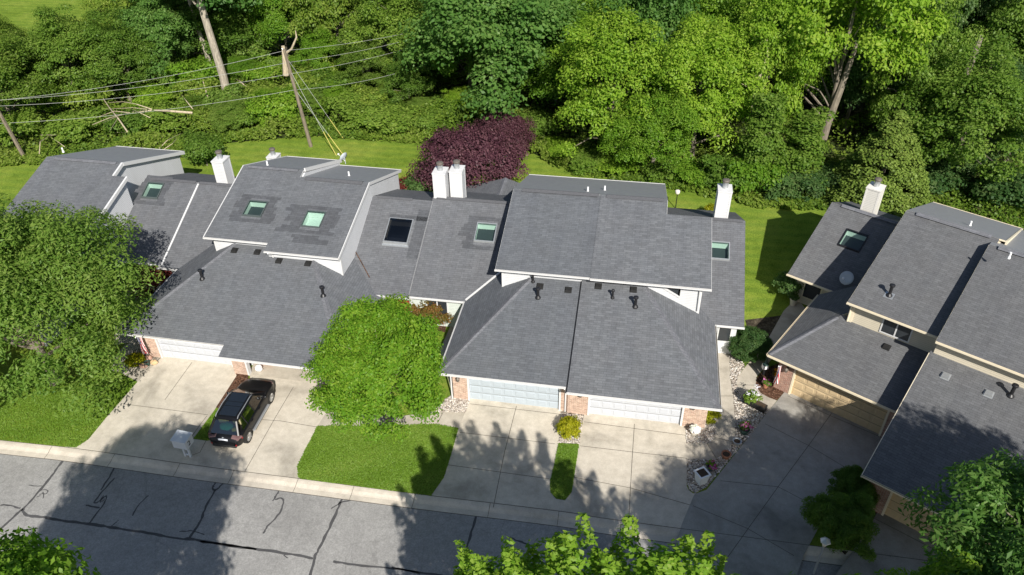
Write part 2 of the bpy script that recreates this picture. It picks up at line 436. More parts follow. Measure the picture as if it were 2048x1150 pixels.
M['f_arb'] = foliage("leaves_arborvitae", (.085, .135, .022), (.155, .22, .038), (.24, .30, .065), .2, .12)
M['f_flower'] = foliage("petals_mixed", (0.338, 0.027, 0.108), (0.675, 0.135, 0.405), (0.810, 0.472, 0.810), .3, .2)
M['f_orange'] = foliage("petals_orange", (0.540, 0.162, 0.014), (0.810, 0.297, 0.014), (0.945, 0.540, 0.041), .3, .1)
M['f_white'] = foliage("petals_white", (0.675, 0.608, 0.810), (0.878, 0.810, 0.945), (1.080, 1.080, 1.080), .3, .1)
M['cap_roof'] = M['cap']
M['paint_b'] = plain("black_car_paint", (.007, .007, .008), .32, 0, .35, .1)
M['paint_b'].node_tree.nodes["Principled BSDF"].inputs["Coat Weight"].default_value = .08
M['carglass'] = glassm("car_glass", (.30, .36, .32), .3)
M['screenglass'] = glassm("windscreen_glass", (.10, .13, .115), .45)
M['roofglass'] = plain("car_roof_glass", (.012, .016, .022), .06, 0, .7, .2)
M['tyre'] = plain("tyre_rubber", (.02, .02, .02), .85)
M['alloy'] = plain("alloy_wheel", (.62, .62, .62), .3, .8, .5, .1)
M['silver'] = plain("silver_trim", (.5, .52, .54), .35, .6, .5, .1)
M['lampred'] = plain("tail_lamp_red", (.28, .01, .015), .15, 0, .6, .2)
M['lampclear'] = plain("tail_lamp_clear", (.17, .10, .10), .2, .1, .6, .5, 25)
M['seat'] = plain("beige_leather", (.42, .38, .22), .6)
M['plastic_k'] = plain("black_plastic", (.018, .018, .018), .6)
M['plate'] = plain("plate_white", (.72, .74, .80), .4, var=.06)
M['teal'] = plain("teal_cloth", (.01, .26, .22), .9, var=.3, scale=14)
M['cloth_y'] = plain("yellow_cloth", (.4, .33, .1), .9, var=.3, scale=14)
M['terra'] = plain("terracotta", (.36, .16, .09), .8, var=.2)
M['cream_pot'] = plain("cream_pot", (.60, .55, .46), .7)
M['white'] = plain("white_plastic", (.80, .80, .80), .4, var=.05)
M['white_shaded'] = plain("weathered_shaded_white", (.52, .55, .58), .7, var=.10, scale=1.2)  # old white paint, base colour greyed to carry the tree's shade
M['soil'] = plain("potting_soil", (.06, .04, .025), .95, var=.4, scale=20)
M['stone'] = plain("stone_pink", (.42, .26, .20), .8, var=.25)
M['tan'] = plain("tan_stone", (.5, .36, .2), .8, var=.2)
M['orange'] = plain("orange_plastic", (.72, .20, .02), .5)
M['red'] = plain("red_plastic", (.5, .02, .02), .5)
M['bluegrey'] = plain("slate_blue", (.05, .075, .12), .6)
M['sky_frame'] = plain('skylight_frame', (.07, .085, .085), .5)
M['green_p'] = plain("dark_green_paint", (.03, .07, .06), .6)
M['wire'] = plain("wire_grey", (.40, .41, .38), .6, .1)
M['yellow'] = plain("guard_yellow", (.50, .43, .12), .7)
M['flag'] = flagm("flag_cloth")
M['dish'] = plain("dish_grey", (.40, .44, .47), .5, var=.1)
M['globe'] = plain("lamp_globe", (.66, .62, .56), .5, var=.1)
M['wood_rail'] = plain("weathered_wood", (.30, .24, .18), .8, var=.25)

# ------------------------------------------------------------------ setting: ground, road, kerb, paving
def struct(o): return tag(o, kind='structure')
def flat(name, pts, z, m, joints=(), jw=.028, parent=None):
    """a level sheet through world points, with its joints 4 mm above it in the same mesh"""
    b = MB()
    pts = [Vector((p[0], p[1], 0)) for p in pts]
    tri = tessellate_polygon([pts])
    for t in tri:
        q = [Vector((pts[i].x, pts[i].y, z)) for i in t]
        if (q[1] - q[0]).cross(q[2] - q[0]).z < 0: q.reverse()
        b.face(q)
    for pl in joints: strip(b, pl, jw, z + .004, 1)
    return b.build(name, [m, M['joint']], parent, uv=False)
def strip(b, pl, w, z, m=0, rnd=None):
    pl = [Vector((p[0], p[1], z)) for p in pl]
    L = []
    for i, p in enumerate(pl):
        d = (pl[min(i + 1, len(pl) - 1)] - pl[max(i - 1, 0)]).normalized(); n = Vector((-d.y, d.x, 0))
        k = w * .5 * (rnd.uniform(.65, 1.3) if rnd else 1); L.append((p + n * k, p - n * k))
    for (a, c), (e, f) in zip(L, L[1:]):
        q = [a, c, f, e]
        if (q[1] - q[0]).cross(q[2] - q[0]).z < 0: q.reverse()
        b.face(q, m)
def px(lst, z=0.0, o=(0, 0), s=1.0): return [G(o[0] + x / s, o[1] + y / s, z) for x, y in lst]
def smooth_line(pts, n=4):
    out = []
    P = [Vector(p) for p in pts]
    for i in range(len(P) - 1):
        a, b_, c, d = P[max(i - 1, 0)], P[i], P[i + 1], P[min(i + 2, len(P) - 1)]
        for k in range(n):
            t = k / n
            out.append(.5 * ((2 * b_) + (c - a) * t + (2 * a - 5 * b_ + 4 * c - d) * t * t + (3 * b_ - a - 3 * c + d) * t ** 3))
    out.append(P[-1]); return out

kb = px([(0, 881), (153.7, 898), (400, 932.5), (596.8, 957.8), (831, 988.3), (1118, 1023), (1242, 1042)])
d0 = (kb[1] - kb[0]).normalized(); d1 = (kb[-1] - kb[-3]).normalized()
kb = [kb[0] - d0 * 60, kb[0] - d0 * 20] + kb + [kb[-1] + d1 * 12, kb[-1] + d1 * 60]
kb = smooth_line(kb, 6)
kn = []
for i, p in enumerate(kb):
    d = (kb[min(i + 1, len(kb) - 1)] - kb[max(i - 1, 0)]).normalized(); kn.append(Vector((d.y, -d.x, 0)))
# ground under everything, one sheet to the horizon
b = MB(); b.face([(-700, -500, -.14), (700, -500, -.14), (700, 1200, -.14), (-700, 1200, -.14)])
struct(b.build('ground', M['dirt'], uv=False))
# lawn behind the kerb
lp = [(p.x, p.y) for p in kb]
struct(flat('lawn', lp + [(400, 12), (400, 420), (-400, 420), (-400, lp[0][1])], 0.0, M['lawn']))
# road
rd = [(p + n * .70) for p, n in zip(kb, kn)]
struct(flat('road', [(p.x, p.y) for p in rd] + [(120, -30), (-120, -30)], -.10, M['asph']))
# roll-over kerb
b = MB(); prof = [(0, .012), (.10, .006), (.24, -.018), (.38, -.07), (.46, -.09), (.76, -.096)]
for i in range(len(kb) - 1):
    for (a, za), (c, zc) in zip(prof, prof[1:]):
        b.face([kb[i] + kn[i] * a + Vector((0, 0, za)), kb[i] + kn[i] * c + Vector((0, 0, zc)), kb[i + 1] + kn[i + 1] * c + Vector((0, 0, zc)), kb[i + 1] + kn[i + 1] * a + Vector((0, 0, za))])
run = 0
for i in range(1, len(kb)):
    run += (kb[i] - kb[i - 1]).length
    if run > 2.6:
        run = 0; t = (kb[i] - kb[i - 1]).normalized() * .011
        for (a, za), (c, zc) in zip(prof, prof[1:]):
            b.face([kb[i] + kn[i] * a + Vector((0, 0, za + .004)) - t, kb[i] + kn[i] * c + Vector((0, 0, zc + .004)) - t, kb[i] + kn[i] * c + Vector((0, 0, zc + .004)) + t, kb[i] + kn[i] * a + Vector((0, 0, za + .004)) + t], 1)
struct(b.build('kerb', [M['kerb'], M['joint']], uv=False))
b = MB(); strip(b, [p + n * .775 for p, n in zip(kb, kn)], .035, -.094, 0); strip(b, [p - n * .01 for p, n in zip(kb, kn)], .03, .02, 0)
struct(b.build('kerb_joint_line', M['joint'], uv=False))

# sealed cracks in the asphalt
rs = random.Random(3)
def crack(b, lst, o, w):
    P = smooth_line(px(lst, -.096, o, 3.709), 5)
    P = [p + Vector((rs.uniform(-.02, .02), rs.uniform(-.02, .02), 0)) for p in P]
    strip(b, P, w * .82, -.096, 0, rs)
b = MB(); A, Bo, Co = (0, 840), (400, 840), (800, 840)
for lst, o, w in (
    ([(470, 297), (400, 390), (330, 480), (200, 630), (165, 660), (100, 720), (0, 810), (-150, 950)], A, .15),
    ([(165, 660), (200, 705), (330, 722), (460, 745), (700, 775), (850, 800), (1100, 838), (1300, 875), (1450, 890), (1700, 930), (1899, 960), (2110, 1000), (2320, 1060)][:11], A, .17),
    ([(0, 900), (230, 930), (440, 960), (640, 990), (840, 1025)], Bo, .15), ([(985, 1050), (1200, 1080), (1430, 1100), (1730, 1145), (2100, 1190)], Bo, .13),
    ([(0, 632), (60, 632), (150, 655)], A, .11), ([(855, 345), (800, 440), (745, 520)], A, .10),
    ([(850, 430), (760, 530), (700, 610), (735, 605), (790, 560), (770, 620), (660, 770)], A, .09), ([(1100, 560), (1020, 640), (980, 710)], A, .09),
    ([(745, 590), (770, 560), (745, 610), (780, 585)], A, .06),
    ([(1610, 455), (1580, 495), (1600, 520), (1655, 470)], A, .11), ([(1600, 515), (1530, 640), (1480, 760), (1410, 870)], A, .14),
    ([(640, 632), (740, 650)], A, .10), ([(880, 745), (830, 785)], A, .06), ([(1330, 828), (1430, 825), (1515, 853)], A, .06),
    ([(590, 520), (565, 560), (540, 600)], Bo, .10), ([(560, 590), (600, 580), (620, 600), (590, 690), (500, 790), (470, 840)], Bo, .10),
    ([(1055, 577), (1030, 640), (960, 800), (880, 960), (850, 1020), (820, 1150), (790, 1260)], Bo, .15), ([(970, 660), (1040, 615), (1135, 590)], Bo, .08),
    ([(620, 1000), (650, 1025)], Bo, .06), ([(565, 708), (520, 860), (480, 1000), (440, 1150), (400, 1300)], Co, .14),
    ([(810, 870), (900, 905), (1000, 945)], Co, .11), ([(-60, 1090), (150, 1140)], Co, .12),
    ([(210, 485), (310, 490)], A, .07), ([(300, 520), (350, 520), (345, 545), (290, 550)], A, .06), ([(320, 535), (320, 580)], A, .06), ([(270, 570), (300, 560)], A, .06)):
    crack(b, lst, o, w)
struct(b.build('sealed_cracks', M['seal'], uv=False))

def tokerb(pa, pb, n=5):
    """points along the back of the kerb between two pixel columns"""
    out = []
    for k in range(n + 1):
        p = pa + (pb - pa) * (k / n)
        best = min(range(len(kb) - 1), key=lambda i: ((kb[i] + kb[i + 1]) * .5 - p).length)
        a, c = kb[best], kb[best + 1]; t = max(0, min(1, (p - a).dot(c - a) / (c - a).length_squared)); out.append(a + (c - a) * t)
    return out
# left driveway
dl = px([(324, 702), (470, 719), (473, 752), (428, 822), (386, 878), (414, 882), (425, 880), (470, 850), (500, 770), (500, 738), (640, 752), (655, 822), (634.7, 852.6), (611, 900), (594, 934), (599.5, 957.8)])
dl += tokerb(G(599, 957), G(120, 893), 8)
dl += px([(153.7, 894), (177, 879), (213, 835), (275, 764), (307, 731)])
J = [px([(384, 725), (330, 800)]), px([(245, 808), (325, 818), (416, 830)]), px([(587, 774), (551, 835), (516, 897), (490, 943)]), px([(470, 836), (560, 842), (644, 856)]), px([(412, 882), (400, 905), (378, 913)]), px([(414, 832), (400, 850), (372, 890)])]
struct(flat('left_driveway', dl, .012, M['conc'], J))
# middle driveways and the wide right driveway
dm = px([(936, 786), (1124, 807), (1119, 880), (1108, 930), (1100, 965), (1101, 985), (1112, 998), (1130, 1001), (1143, 985), (1148, 955), (1158, 888), (1168, 818), (1374, 841), (1373.5, 972), (1377, 980), (1386, 987), (1393, 987), (1413, 980), (1502, 868), (1534.5, 825), (1568.5, 785), (1585, 770), (1790, 858), (1762, 905), (1735, 960), (1705, 948), (1660, 1000), (1640, 1050), (1608, 1110), (1594, 1150), (1560, 1230)])
dm += tokerb(G(1420, 1080), G(862, 992), 12)
dm += px([(888, 955), (905, 900), (917, 857), (930, 826)])
J = [px([(1033, 812), (1009, 905), (986.6, 1015.3)]), px([(920, 865), (1110, 888)]), px([(896, 930), (1098, 958)]), px([(1268.8, 848), (1263, 938), (1258, 1028.7)]), px([(1160, 892), (1374, 917)]), px([(1148, 955), (1260, 976), (1386, 1012)]), px([(940, 808), (1122, 829)]), px([(1168, 844), (1372, 871)])]
struct(flat('middle_driveway', dm, .012, M['conc'], J))
dc = px([(1388, 990), (1393, 987), (1413, 980), (1502, 868), (1534.5, 825), (1568.5, 785), (1585, 771), (1790, 859), (1762, 905), (1735, 960), (1705, 948), (1660, 1000), (1640, 1050), (1608, 1110), (1594, 1150), (1560, 1230), (1300, 1260), (1363, 1050)])
J = [px(l) for l in ([(1386, 1012), (1496, 1058), (1588, 1112)], [(1663, 827), (1618, 890), (1556, 974), (1496, 1058), (1430, 1150)], [(1530, 848), (1618, 892), (1690, 935)], [(1441, 962), (1556, 974), (1640, 1018)], [(1575, 792), (1663, 833), (1770, 878)])]
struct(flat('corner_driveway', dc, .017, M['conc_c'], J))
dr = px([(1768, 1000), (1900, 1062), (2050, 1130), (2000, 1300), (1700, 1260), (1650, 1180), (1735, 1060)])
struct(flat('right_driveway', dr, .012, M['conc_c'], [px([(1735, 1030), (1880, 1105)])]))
# paths
o, s = (1360, 640), 3.381
w1 = px([(40, 832), (180, 832), (222, 805), (238, 770), (247, 620), (250, 200), (235, 60), (300, 60), (380, 130), (345, 215), (332, 225), (340, 400), (362, 520), (378, 790), (350, 850), (300, 900), (240, 945), (45, 945)], 0, o, s)
struct(flat('side_path', w1, .014, M['walk'], [px([(180, 832), (245, 935)], 0, o, s), px([(247, 205), (335, 205)], 0, o, s), px([(240, 795), (370, 830)], 0, o, s), px([(250, 515), (360, 515)], 0, o, s)]))
w2 = px([(480, 270), (540, 210), (600, 120), (700, -60), (790, -150), (860, -60), (760, 40), (690, 180), (600, 290), (520, 380), (510, 440), (545, 495), (600, 525), (655, 545), (590, 625), (530, 600), (440, 525), (400, 480), (383, 440), (388, 390), (440, 320)], 0, o, s)
struct(flat('right_path', w2, .014, M['walk'], [px([(388, 440), (512, 442)], 0, o, s), px([(490, 545), (560, 500)], 0, o, s), px([(480, 290), (525, 345)], 0, o, s)]))
w3 = px([(655, 822), (700, 826), (790, 835), (868, 822), (905, 790), (880, 700), (915, 620), (935, 640), (930, 700), (925, 790), (930, 826), (917, 857), (870, 848), (800, 852), (700, 852), (634.7, 852.6)])
struct(flat('front_path', w3, .014, M['walk'], [px([(887, 823), (875, 847)])]))
w4 = px([(222, 722), (250, 690), (285, 678), (300, 690), (268, 700), (262, 722), (272, 736), (307, 731), (275, 764), (240, 745), (225, 742)])
struct(flat('left_path', w4, .014, M['walk'], [px([(230, 740), (262, 725)])]))
w5 = px([(225, 560), (300, 560), (300, 680), (230, 690)])
struct(flat('courtyard_path', w5, .010, M['walk']))
# gravel and bark beds
struct(flat('gravel_bed', px([(868, 823), (890, 800), (908, 785), (940, 800), (930, 826), (905, 824)]), .018, M['gravel']))
struct(flat('gravel_strip', px([(1122, 812), (1170, 818), (1158, 888), (1117, 886)]), .018, M['gravel']))
struct(flat('gravel_corner', px([(36, 715), (150, 665), (243, 640), (240, 770), (222, 805), (180, 832), (45, 832)], 0, o, s), .018, M['gravel']))
g2 = px([(332, 225), (380, 235), (440, 310), (388, 390), (383, 440), (400, 480), (440, 525), (530, 600), (590, 625), (480, 770), (300, 985), (180, 1130), (100, 1170), (62, 1150), (46, 1100), (45, 945), (240, 945), (300, 900), (350, 850), (378, 790), (362, 520), (340, 400)], 0, o, s)
struct(flat('river_gravel', g2, .018, M['gravel']))
struct(flat('corner_bed', px([(262, 722), (268, 700), (300, 690), (322, 716), (307, 731), (272, 736)]), .02, M['gravel']))
struct(flat('bark_strip', px([(470, 738), (498, 742), (500, 770), (470, 850), (425, 880), (414, 882), (386, 878), (428, 822), (473, 752)]), .008, M['lawn']))
struct(flat('bark_bed', px([(470, 738), (498, 742), (496, 772), (470, 815), (440, 818), (432, 815), (473, 752)]), .016, M['mulch']))
struct(flat('courtyard_bed', px([(780, 600), (905, 600), (890, 665), (820, 650), (760, 640)]), .012, M['mulch']))
struct(flat('bronze_courtyard_bed', px([(245, 540), (360, 540), (330, 590), (290, 600)]), .016, M['mulch']))
struct(flat('path_bed', px([(520, 390), (570, 330), (700, 280), (760, 330), (780, 470), (705, 490), (655, 545), (600, 525), (545, 495), (510, 440)], 0, o, s), .018, M['mulch']))
struct(flat('soil_bed', px([(1490, 640), (1570, 630), (1600, 660), (1530, 700), (1500, 672)]), .006, M['dirt']))
struct(flat('shrub_bed', px([(1705, 948), (1735, 960), (1768, 1000), (1735, 1060), (1690, 1110), (1640, 1060), (1660, 1000)]), .010, M['dirt']))
# woodland floor and the pond beyond
wl = [(-140, 46), (-62, 49), (-54.3, 51.7), (-46, 54), (-38.3, 55.5), (-37, 58.5), (-29.6, 61.2), (-25.8, 61.2), (-19.7, 61.2), (-10.3, 61.6), (-7.3, 59.2), (-3.8, 57.4), (2.7, 56.3), (6.6, 55.3), (9.6, 54.2), (14.1, 55), (20, 55), (30, 52), (44, 46), (120, 40)]
struct(flat('woodland_floor', wl + [(160, 200), (20, 200), (-18, 112), (-40, 96), (-70, 82), (-140, 78)], .006, M['wood_floor']))
struct(flat('pond', [(-150, 112), (-95, 108), (-60, 113), (-25, 122), (-20, 150), (-160, 160)], .006, M['water']))

# ------------------------------------------------------------------ houses
class House:
    def __init__(s, name, O, deg, label, cat, trim='trim', side='side'):
        s.O = Vector((O[0], O[1], 0)); s.a = math.radians(deg)
        s.R = Matrix.Rotation(s.a, 3, 'Z'); s.Ri = s.R.transposed()
        s.e = empty(name, s.O, s.a, label, cat)
        s.trim, s.side = M[trim], M[side]
    def w(s, p): return s.R @ Vector(p) + s.O
    def hit(s, px_, py_, pl):
        """local point where a sight line meets the plane z = z0 + m*(y-y0) (+ k*(x-x0))"""
        y0, z0, m = pl[:3]; k, x0 = (pl[3], pl[4]) if len(pl) > 3 else (0, 0)
        c = s.Ri @ (EYE - s.O); d = s.Ri @ ray(px_, py_)
        t = (z0 + m * (c.y - y0) + k * (c.x - x0) - c.z) / (d.z - m * d.y - k * d.x)
        return c + d * t
    def at_y(s, px_, py_, y):
        c = s.Ri @ (EYE - s.O); d = s.Ri @ ray(px_, py_); return c + d * ((y - c.y) / d.y)
    def roof(s, name, pts, m, holes=(), th=.10, caps=()):
        b = MB(); pts = [Vector(p) for p in pts]
        loops = [pts] + [[Vector(q) for q in h] for h in holes]
        allp = [p for l in loops for p in l]; dz = Vector((0, 0, th))
        for t in tessellate_polygon(loops):
            q = [allp[i] for i in t]
            if (q[1] - q[0]).cross(q[2] - q[0]).z < 0: q.reverse()
            b.face(q, 0); b.face([p - dz for p in reversed(q)], 1)
        for l in loops:
            for i in range(len(l)):
                p, q = l[i], l[(i + 1) % len(l)]; b.face([p, q, q - dz, p - dz], 1); 
        o = b.build(name, [m, s.trim], s.e)
        return o
    def gutter(s, p0, p1, out, debris=True):
        b = MB(); 
        for q in ((.002, .010, -.085, .004), (.070, .080, -.085, .0), (.002, .08, -.095, -.084)): b.beam(p0, p1, out, *q)
        if debris: b.beam(p0, p1, out, .011, .069, -.083, -.03, 1)
        return b.build('gutter', [s.trim, M['gutt']], s.e)
    def rake(s, p0, p1, out, w=.014, up=-.012, down=-.2):
        b = MB(); b.beam(p0, p1, out, .002, w, down, up); return b.build('rake_board', s.trim, s.e)
    def strip_cap(s, name, p0, p1, w, h, m, drop=0.0):
        """cap shingles bent over a ridge or hip"""
        p0, p1 = Vector(p0), Vector(p1); d = (p1 - p0); sd = Vector((0, 0, 1)).cross(d).normalized()
        b = MB(); up = Vector((0, 0, h)); dr = Vector((0, 0, -drop))
        A = [p0 + sd * w / 2 + dr, p0 + up, p0 - sd * w / 2 + dr]; B = [p1 + sd * w / 2 + dr, p1 + up, p1 - sd * w / 2 + dr]
        b.face([A[0], A[1], B[1], B[0]]); b.face([A[1], A[2], B[2], B[1]]); b.face([A[2], A[0], B[0], B[2]]); b.face(A); b.face(B[::-1])
        return b.build(name, m, s.e)
    def wall(s, name, pts, d, m, parent=None):
        b = MB(); b.prism(pts, d); return b.build(name, m, parent or s.e)
    def shell(s, name, prof, xl, xr, m, t=.12):
        """front, back and two end walls under a roof whose section is prof [(y,z)...] front to back"""
        b = MB()
        for x in (xl, xr - t):
            P = [(x, prof[0][0], 0)] + [(x, y, z) for y, z in prof] + [(x, prof[-1][0], 0)]
            b.prism(P[::-1], (t, 0, 0))
        yf, zf = prof[0]; yb, zb = prof[-1]
        b.box(xl + t + .001, xr - t - .001, yf, yf + t, 0, zf); b.box(xl + t + .001, xr - t - .001, yb - t, yb, 0, zb)
        return b.build(name, m, s.e)
    def skylight(s, roofpl, corners, dome=False):
        P = [s.hit(*c, roofpl) for c in corners]
        x0, x1 = (P[0].x + P[3].x) / 2, (P[1].x + P[2].x) / 2; y1, y0 = (P[0].y + P[1].y) / 2, (P[2].y + P[3].y) / 2
        return dict(x0=x0, x1=x1, y0=y0, y1=y1, pl=roofpl, dome=dome)
    def sky_hole(s, k, g=.05):
        z = lambda y: k['pl'][1] + k['pl'][2] * (y - k['pl'][0])
        return [(x, y, z(y)) for x, y in ((k['x0'] + g, k['y0'] + g), (k['x1'] - g, k['y0'] + g), (k['x1'] - g, k['y1'] - g), (k['x0'] + g, k['y1'] - g))]
    def sky_build(s, k, frame='sky_frame', h=.10, depth=.34, shade=False):
        m = k['pl'][2]; z = lambda y: k['pl'][1] + m * (y - k['pl'][0])
        x0, x1, y0, y1 = k['x0'], k['x1'], k['y0'], k['y1']; w = .06
        b = MB()
        def bar(xa, xb, ya, yb, za, zb): b.hexa([(x, y, z(y) + dz) for dz in (za, zb) for x, y in ((xa, ya), (xb, ya), (xb, yb), (xa, yb))])
        bar(x0, x1, y0, y0 + w, -.02, h); bar(x0, x1, y1 - w, y1, -.02, h); bar(x0, x0 + w, y0 + w, y1 - w, -.02, h); bar(x1 - w, x1, y0 + w, y1 - w, -.02, h)
        if k['dome']: bar(x0 - .06, x1 + .06, y0 - .12, y0 - .002, .003, .05); bar(x0 - .02, x1 + .02, y0 - .001, y0 + .001, 0, h)
        fr = b.build('skylight', M[frame], s.e)
        b = MB()
        if k['dome']:
            n = 10; V = {}
            for i in range(n + 1):
                for j in range(n + 1):
                    x = x0 + w + (x1 - x0 - 2 * w) * i / n; y = y0 + w + (y1 - y0 - 2 * w) * j / n
                    V[i, j] = (x, y, z(y) + h + .02 + .16 * (1 - (2 * i / n - 1) ** 4) * (1 - (2 * j / n - 1) ** 4))
            for i in range(n):
                for j in range(n): b.face([V[i, j], V[i + 1, j], V[i + 1, j + 1], V[i, j + 1]])
            b.build('pane', M['glass_d'], fr, smooth=True)
        else:
            b.face([(x, y, z(y) + h - .015) for x, y in ((x0 + w, y0 + w), (x1 - w, y0 + w), (x1 - w, y1 - w), (x0 + w, y1 - w))])
            b.build('pane', M['glass'], fr)
        b = MB(); g = w
        xa, xb, ya, yb = x0 + g, x1 - g, y0 + g, y1 - g
        zb_ = lambda y: z(y) - depth
        for P in ([(xa, ya), (xb, ya)], [(xb, ya), (xb, yb)], [(xb, yb), (xa, yb)], [(xa, yb), (xa, ya)]):
            (xa_, ya_), (xb2, yb2) = P
            b.face([(xa_, ya_, z(ya_) - .021), (xb2, yb2, z(yb2) - .021), (xb2, yb2, zb_(yb2)), (xa_, ya_, zb_(ya_))])
        fz = .02
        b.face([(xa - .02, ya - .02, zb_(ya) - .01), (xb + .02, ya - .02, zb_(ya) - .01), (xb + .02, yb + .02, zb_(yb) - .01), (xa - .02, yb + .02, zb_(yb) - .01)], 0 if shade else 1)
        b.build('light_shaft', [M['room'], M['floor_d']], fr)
        return fr
    def patch(s, pl, rects, m='roof_n'):
        """newer, darker shingle courses let into a slope (4 mm proud)"""
        b = MB(); z = lambda y: pl[1] + pl[2] * (y - pl[0]) + .004
        for x0, x1, y0, y1 in rects: b.face([(x0, y0, z(y0)), (x1, y0, z(y0)), (x1, y1, z(y1)), (x0, y1, z(y1))])
        return b.build('replaced_shingles', M[m], s.e)
    def patch_round(s, pl, k, px_=.75, py_=.6, seed=1, left=1.0, right=1.0):
        r = random.Random(seed); z0 = k['y0'] - py_; rows = []
        y = z0; 
        while y < k['y1'] + py_ * .7:
            y2 = y + .28
            xa, xb = k['x0'] - px_ * left * r.uniform(.5, 1.15), k['x1'] + px_ * right * r.uniform(.5, 1.15)
            ya, yb = y, y2
            if yb <= k['y0'] - .02 or ya >= k['y1'] + .02: rows.append((xa, xb, ya, yb))
            else: rows += [(xa, k['x0'] - .01, ya, yb), (k['x1'] + .01, xb, ya, yb)]
            y = y2
        return s.patch(pl, rows)
    def vents(s, pl, lst, m='plastic_k', sz=.34):
        for c in lst:
            p = s.hit(*c, pl); z = pl[1] + pl[2] * (p.y - pl[0]); h = sz / 2; b = MB(); k = pl[2]
            def q(x, y, dz): return (p.x + x, p.y + y, z + k * y + dz)
            b.hexa([q(-h, -h, 0), q(h, -h, 0), q(h, h, 0), q(-h, h, 0), q(-h * .92, -h * .9, .14), q(h * .92, -h * .9, .14), q(h * .8, h * .8, .10), q(-h * .8, h * .8, .10)])
            b.hexa([q(-h * 1.2, -h * 1.15, .003), q(h * 1.2, -h * 1.15, .003), q(h * 1.2, h * 1.3, .003), q(-h * 1.2, h * 1.3, .003), q(-h * 1.2, -h * 1.15, .012), q(h * 1.2, -h * 1.15, .012), q(h * 1.2, h * 1.3, .012), q(-h * 1.2, h * 1.3, .012)])
            b.build('roof_vent', M[m], s.e)
    def flue(s, pl, c, h=.68, r=.075, m='black', plate=None):
        p = s.hit(*c, pl); z = pl[1] + pl[2] * (p.y - pl[0]); b = MB()
        b.lathe((p.x, p.y, z - .05), [(r * 2.3, 0), (r * 2.0, .07), (r * 1.15, .16), (r, .18), (r, h - .12), (r * .9, h - .05)], 14)
        o = b.build('flue_pipe', M[m], s.e, smooth=False)
        b = MB(); b.lathe((p.x, p.y, z), [(r * .8, h - .12), (r * 1.75, h - .09), (r * 1.75, h - .01), (r * 1.2, h + .02)], 14); b.build('flue_cap', M[m], o)
        if plate:
            b = MB(); k = pl[2]; 
            def q(x, y, dz): return (p.x + x, p.y + y, z + k * y + dz)
            b.hexa([q(-.24, -.24, .004), q(.24, -.24, .004), q(.24, .2, .004), q(-.24, .2, .004), q(-.24, -.24, .01), q(.24, -.24, .01), q(.24, .2, .01), q(-.24, .2, .01)]); b.build('flashing', M[plate], o)
    def stub(s, pl, c, h=.3, r=.055):
        p = s.hit(*c, pl); z = pl[1] + pl[2] * (p.y - pl[0]); b = MB()
        b.lathe((p.x, p.y, z - .06), [(r * 1.5, 0), (r * 1.3, .1), (r, .12), (r, h + .06)], 12); b.build('vent_pipe', M['white'], s.e, smooth=False)
    def chimney(s, x, y, ztop, w=.8, d=.95, sid=None, trim=None):
        sid = sid or s.side; trim = trim or s.trim
        b = MB(); b.box(x - w / 2, x + w / 2, y - d / 2, y + d / 2, 0, ztop)
        o = b.build('chimney', sid, s.e)
        b = MB()
        for sx in (-1, 1):
            for sy in (-1, 1):
                cx, cy = x + sx * w / 2, y + sy * d / 2
                b.box(min(cx - sx * .09, cx + sx * .012), max(cx - sx * .09, cx + sx * .012), min(cy - sy * .09, cy + sy * .012), max(cy - sy * .09, cy + sy * .012), .5, ztop - .06)
        b.build('corner_boards', trim, o)
        b = MB(); e = .035
        b.box(x - w / 2 - e, x + w / 2 + e, y - d / 2 - e, y + d / 2 + e, ztop - .05, ztop + .03); b.build('chimney_top', trim, o)
        b = MB(); b.lathe((x, y, ztop + .02), [(.17, 0), (.17, .42), (.15, .44)], 16); b.build('flue_pipe', M['metal'], o)
        b = MB(); b.lathe((x, y, ztop + .44), [(.16, 0), (.23, .02), (.23, .12), (.2, .15), (.05, .2)], 16); b.build('flue_cap', M['metal_d'], o)
        return o
    def garage_front(s, y, x0, x1, ztop, openings, brick, face=.0, t=.28, doors=(), jamb=None):
        """brick wall with door openings; each opening (xa, xb)"""
        b = MB(); xs = x0
        for xa, xb in sorted(openings):
            b.box(xs, xa, y, y + t, 0, ztop); b.box(xa + .001, xb - .001, y + .03, y + t - .01, 2.14, ztop); xs = xb
        b.box(xs, x1, y, y + t, 0, ztop)
        return b.build('brick_wall', M[brick], s.e)
    def garage_door(s, y, xa, xb, m, rows=4, cols=8, jamb=None):
        b = MB(); b.box(xa + .02, xb - .02, y + .13, y + .19, .01, 2.14)
        W = (xb - xa - .04) / cols; H = 2.12 / rows
        for r in range(rows):
            for c in range(cols):
                x, z = xa + .02 + c * W, .01 + r * H
                X0, X1, Z0, Z1 = x + W * .11, x + W * .89, z + H * .17, z + H * .83
                fl = [(X0, Z0), (X1, Z0), (X1, Z1), (X0, Z1)]; g = .035
                inn = [(X0 + g, Z0 + g), (X1 - g, Z0 + g), (X1 - g, Z1 - g), (X0 + g, Z1 - g)]
                yo, yi = y + .128, y + .112
                for i in range(4):
                    j = (i + 1) % 4; b.face([(fl[i][0], yo, fl[i][1]), (fl[j][0], yo, fl[j][1]), (inn[j][0], yi, inn[j][1]), (inn[i][0], yi, inn[i][1])])
                b.face([(p[0], yi, p[1]) for p in inn])
            if r: b.box(xa + .02, xb - .02, y + .125, y + .129, .01 + r * H - .012, .01 + r * H + .006, 1)
        o = b.build('garage_door', [M[m], M['joint']], s.e)
        s.jambs(y, xa, xb, jamb); return o
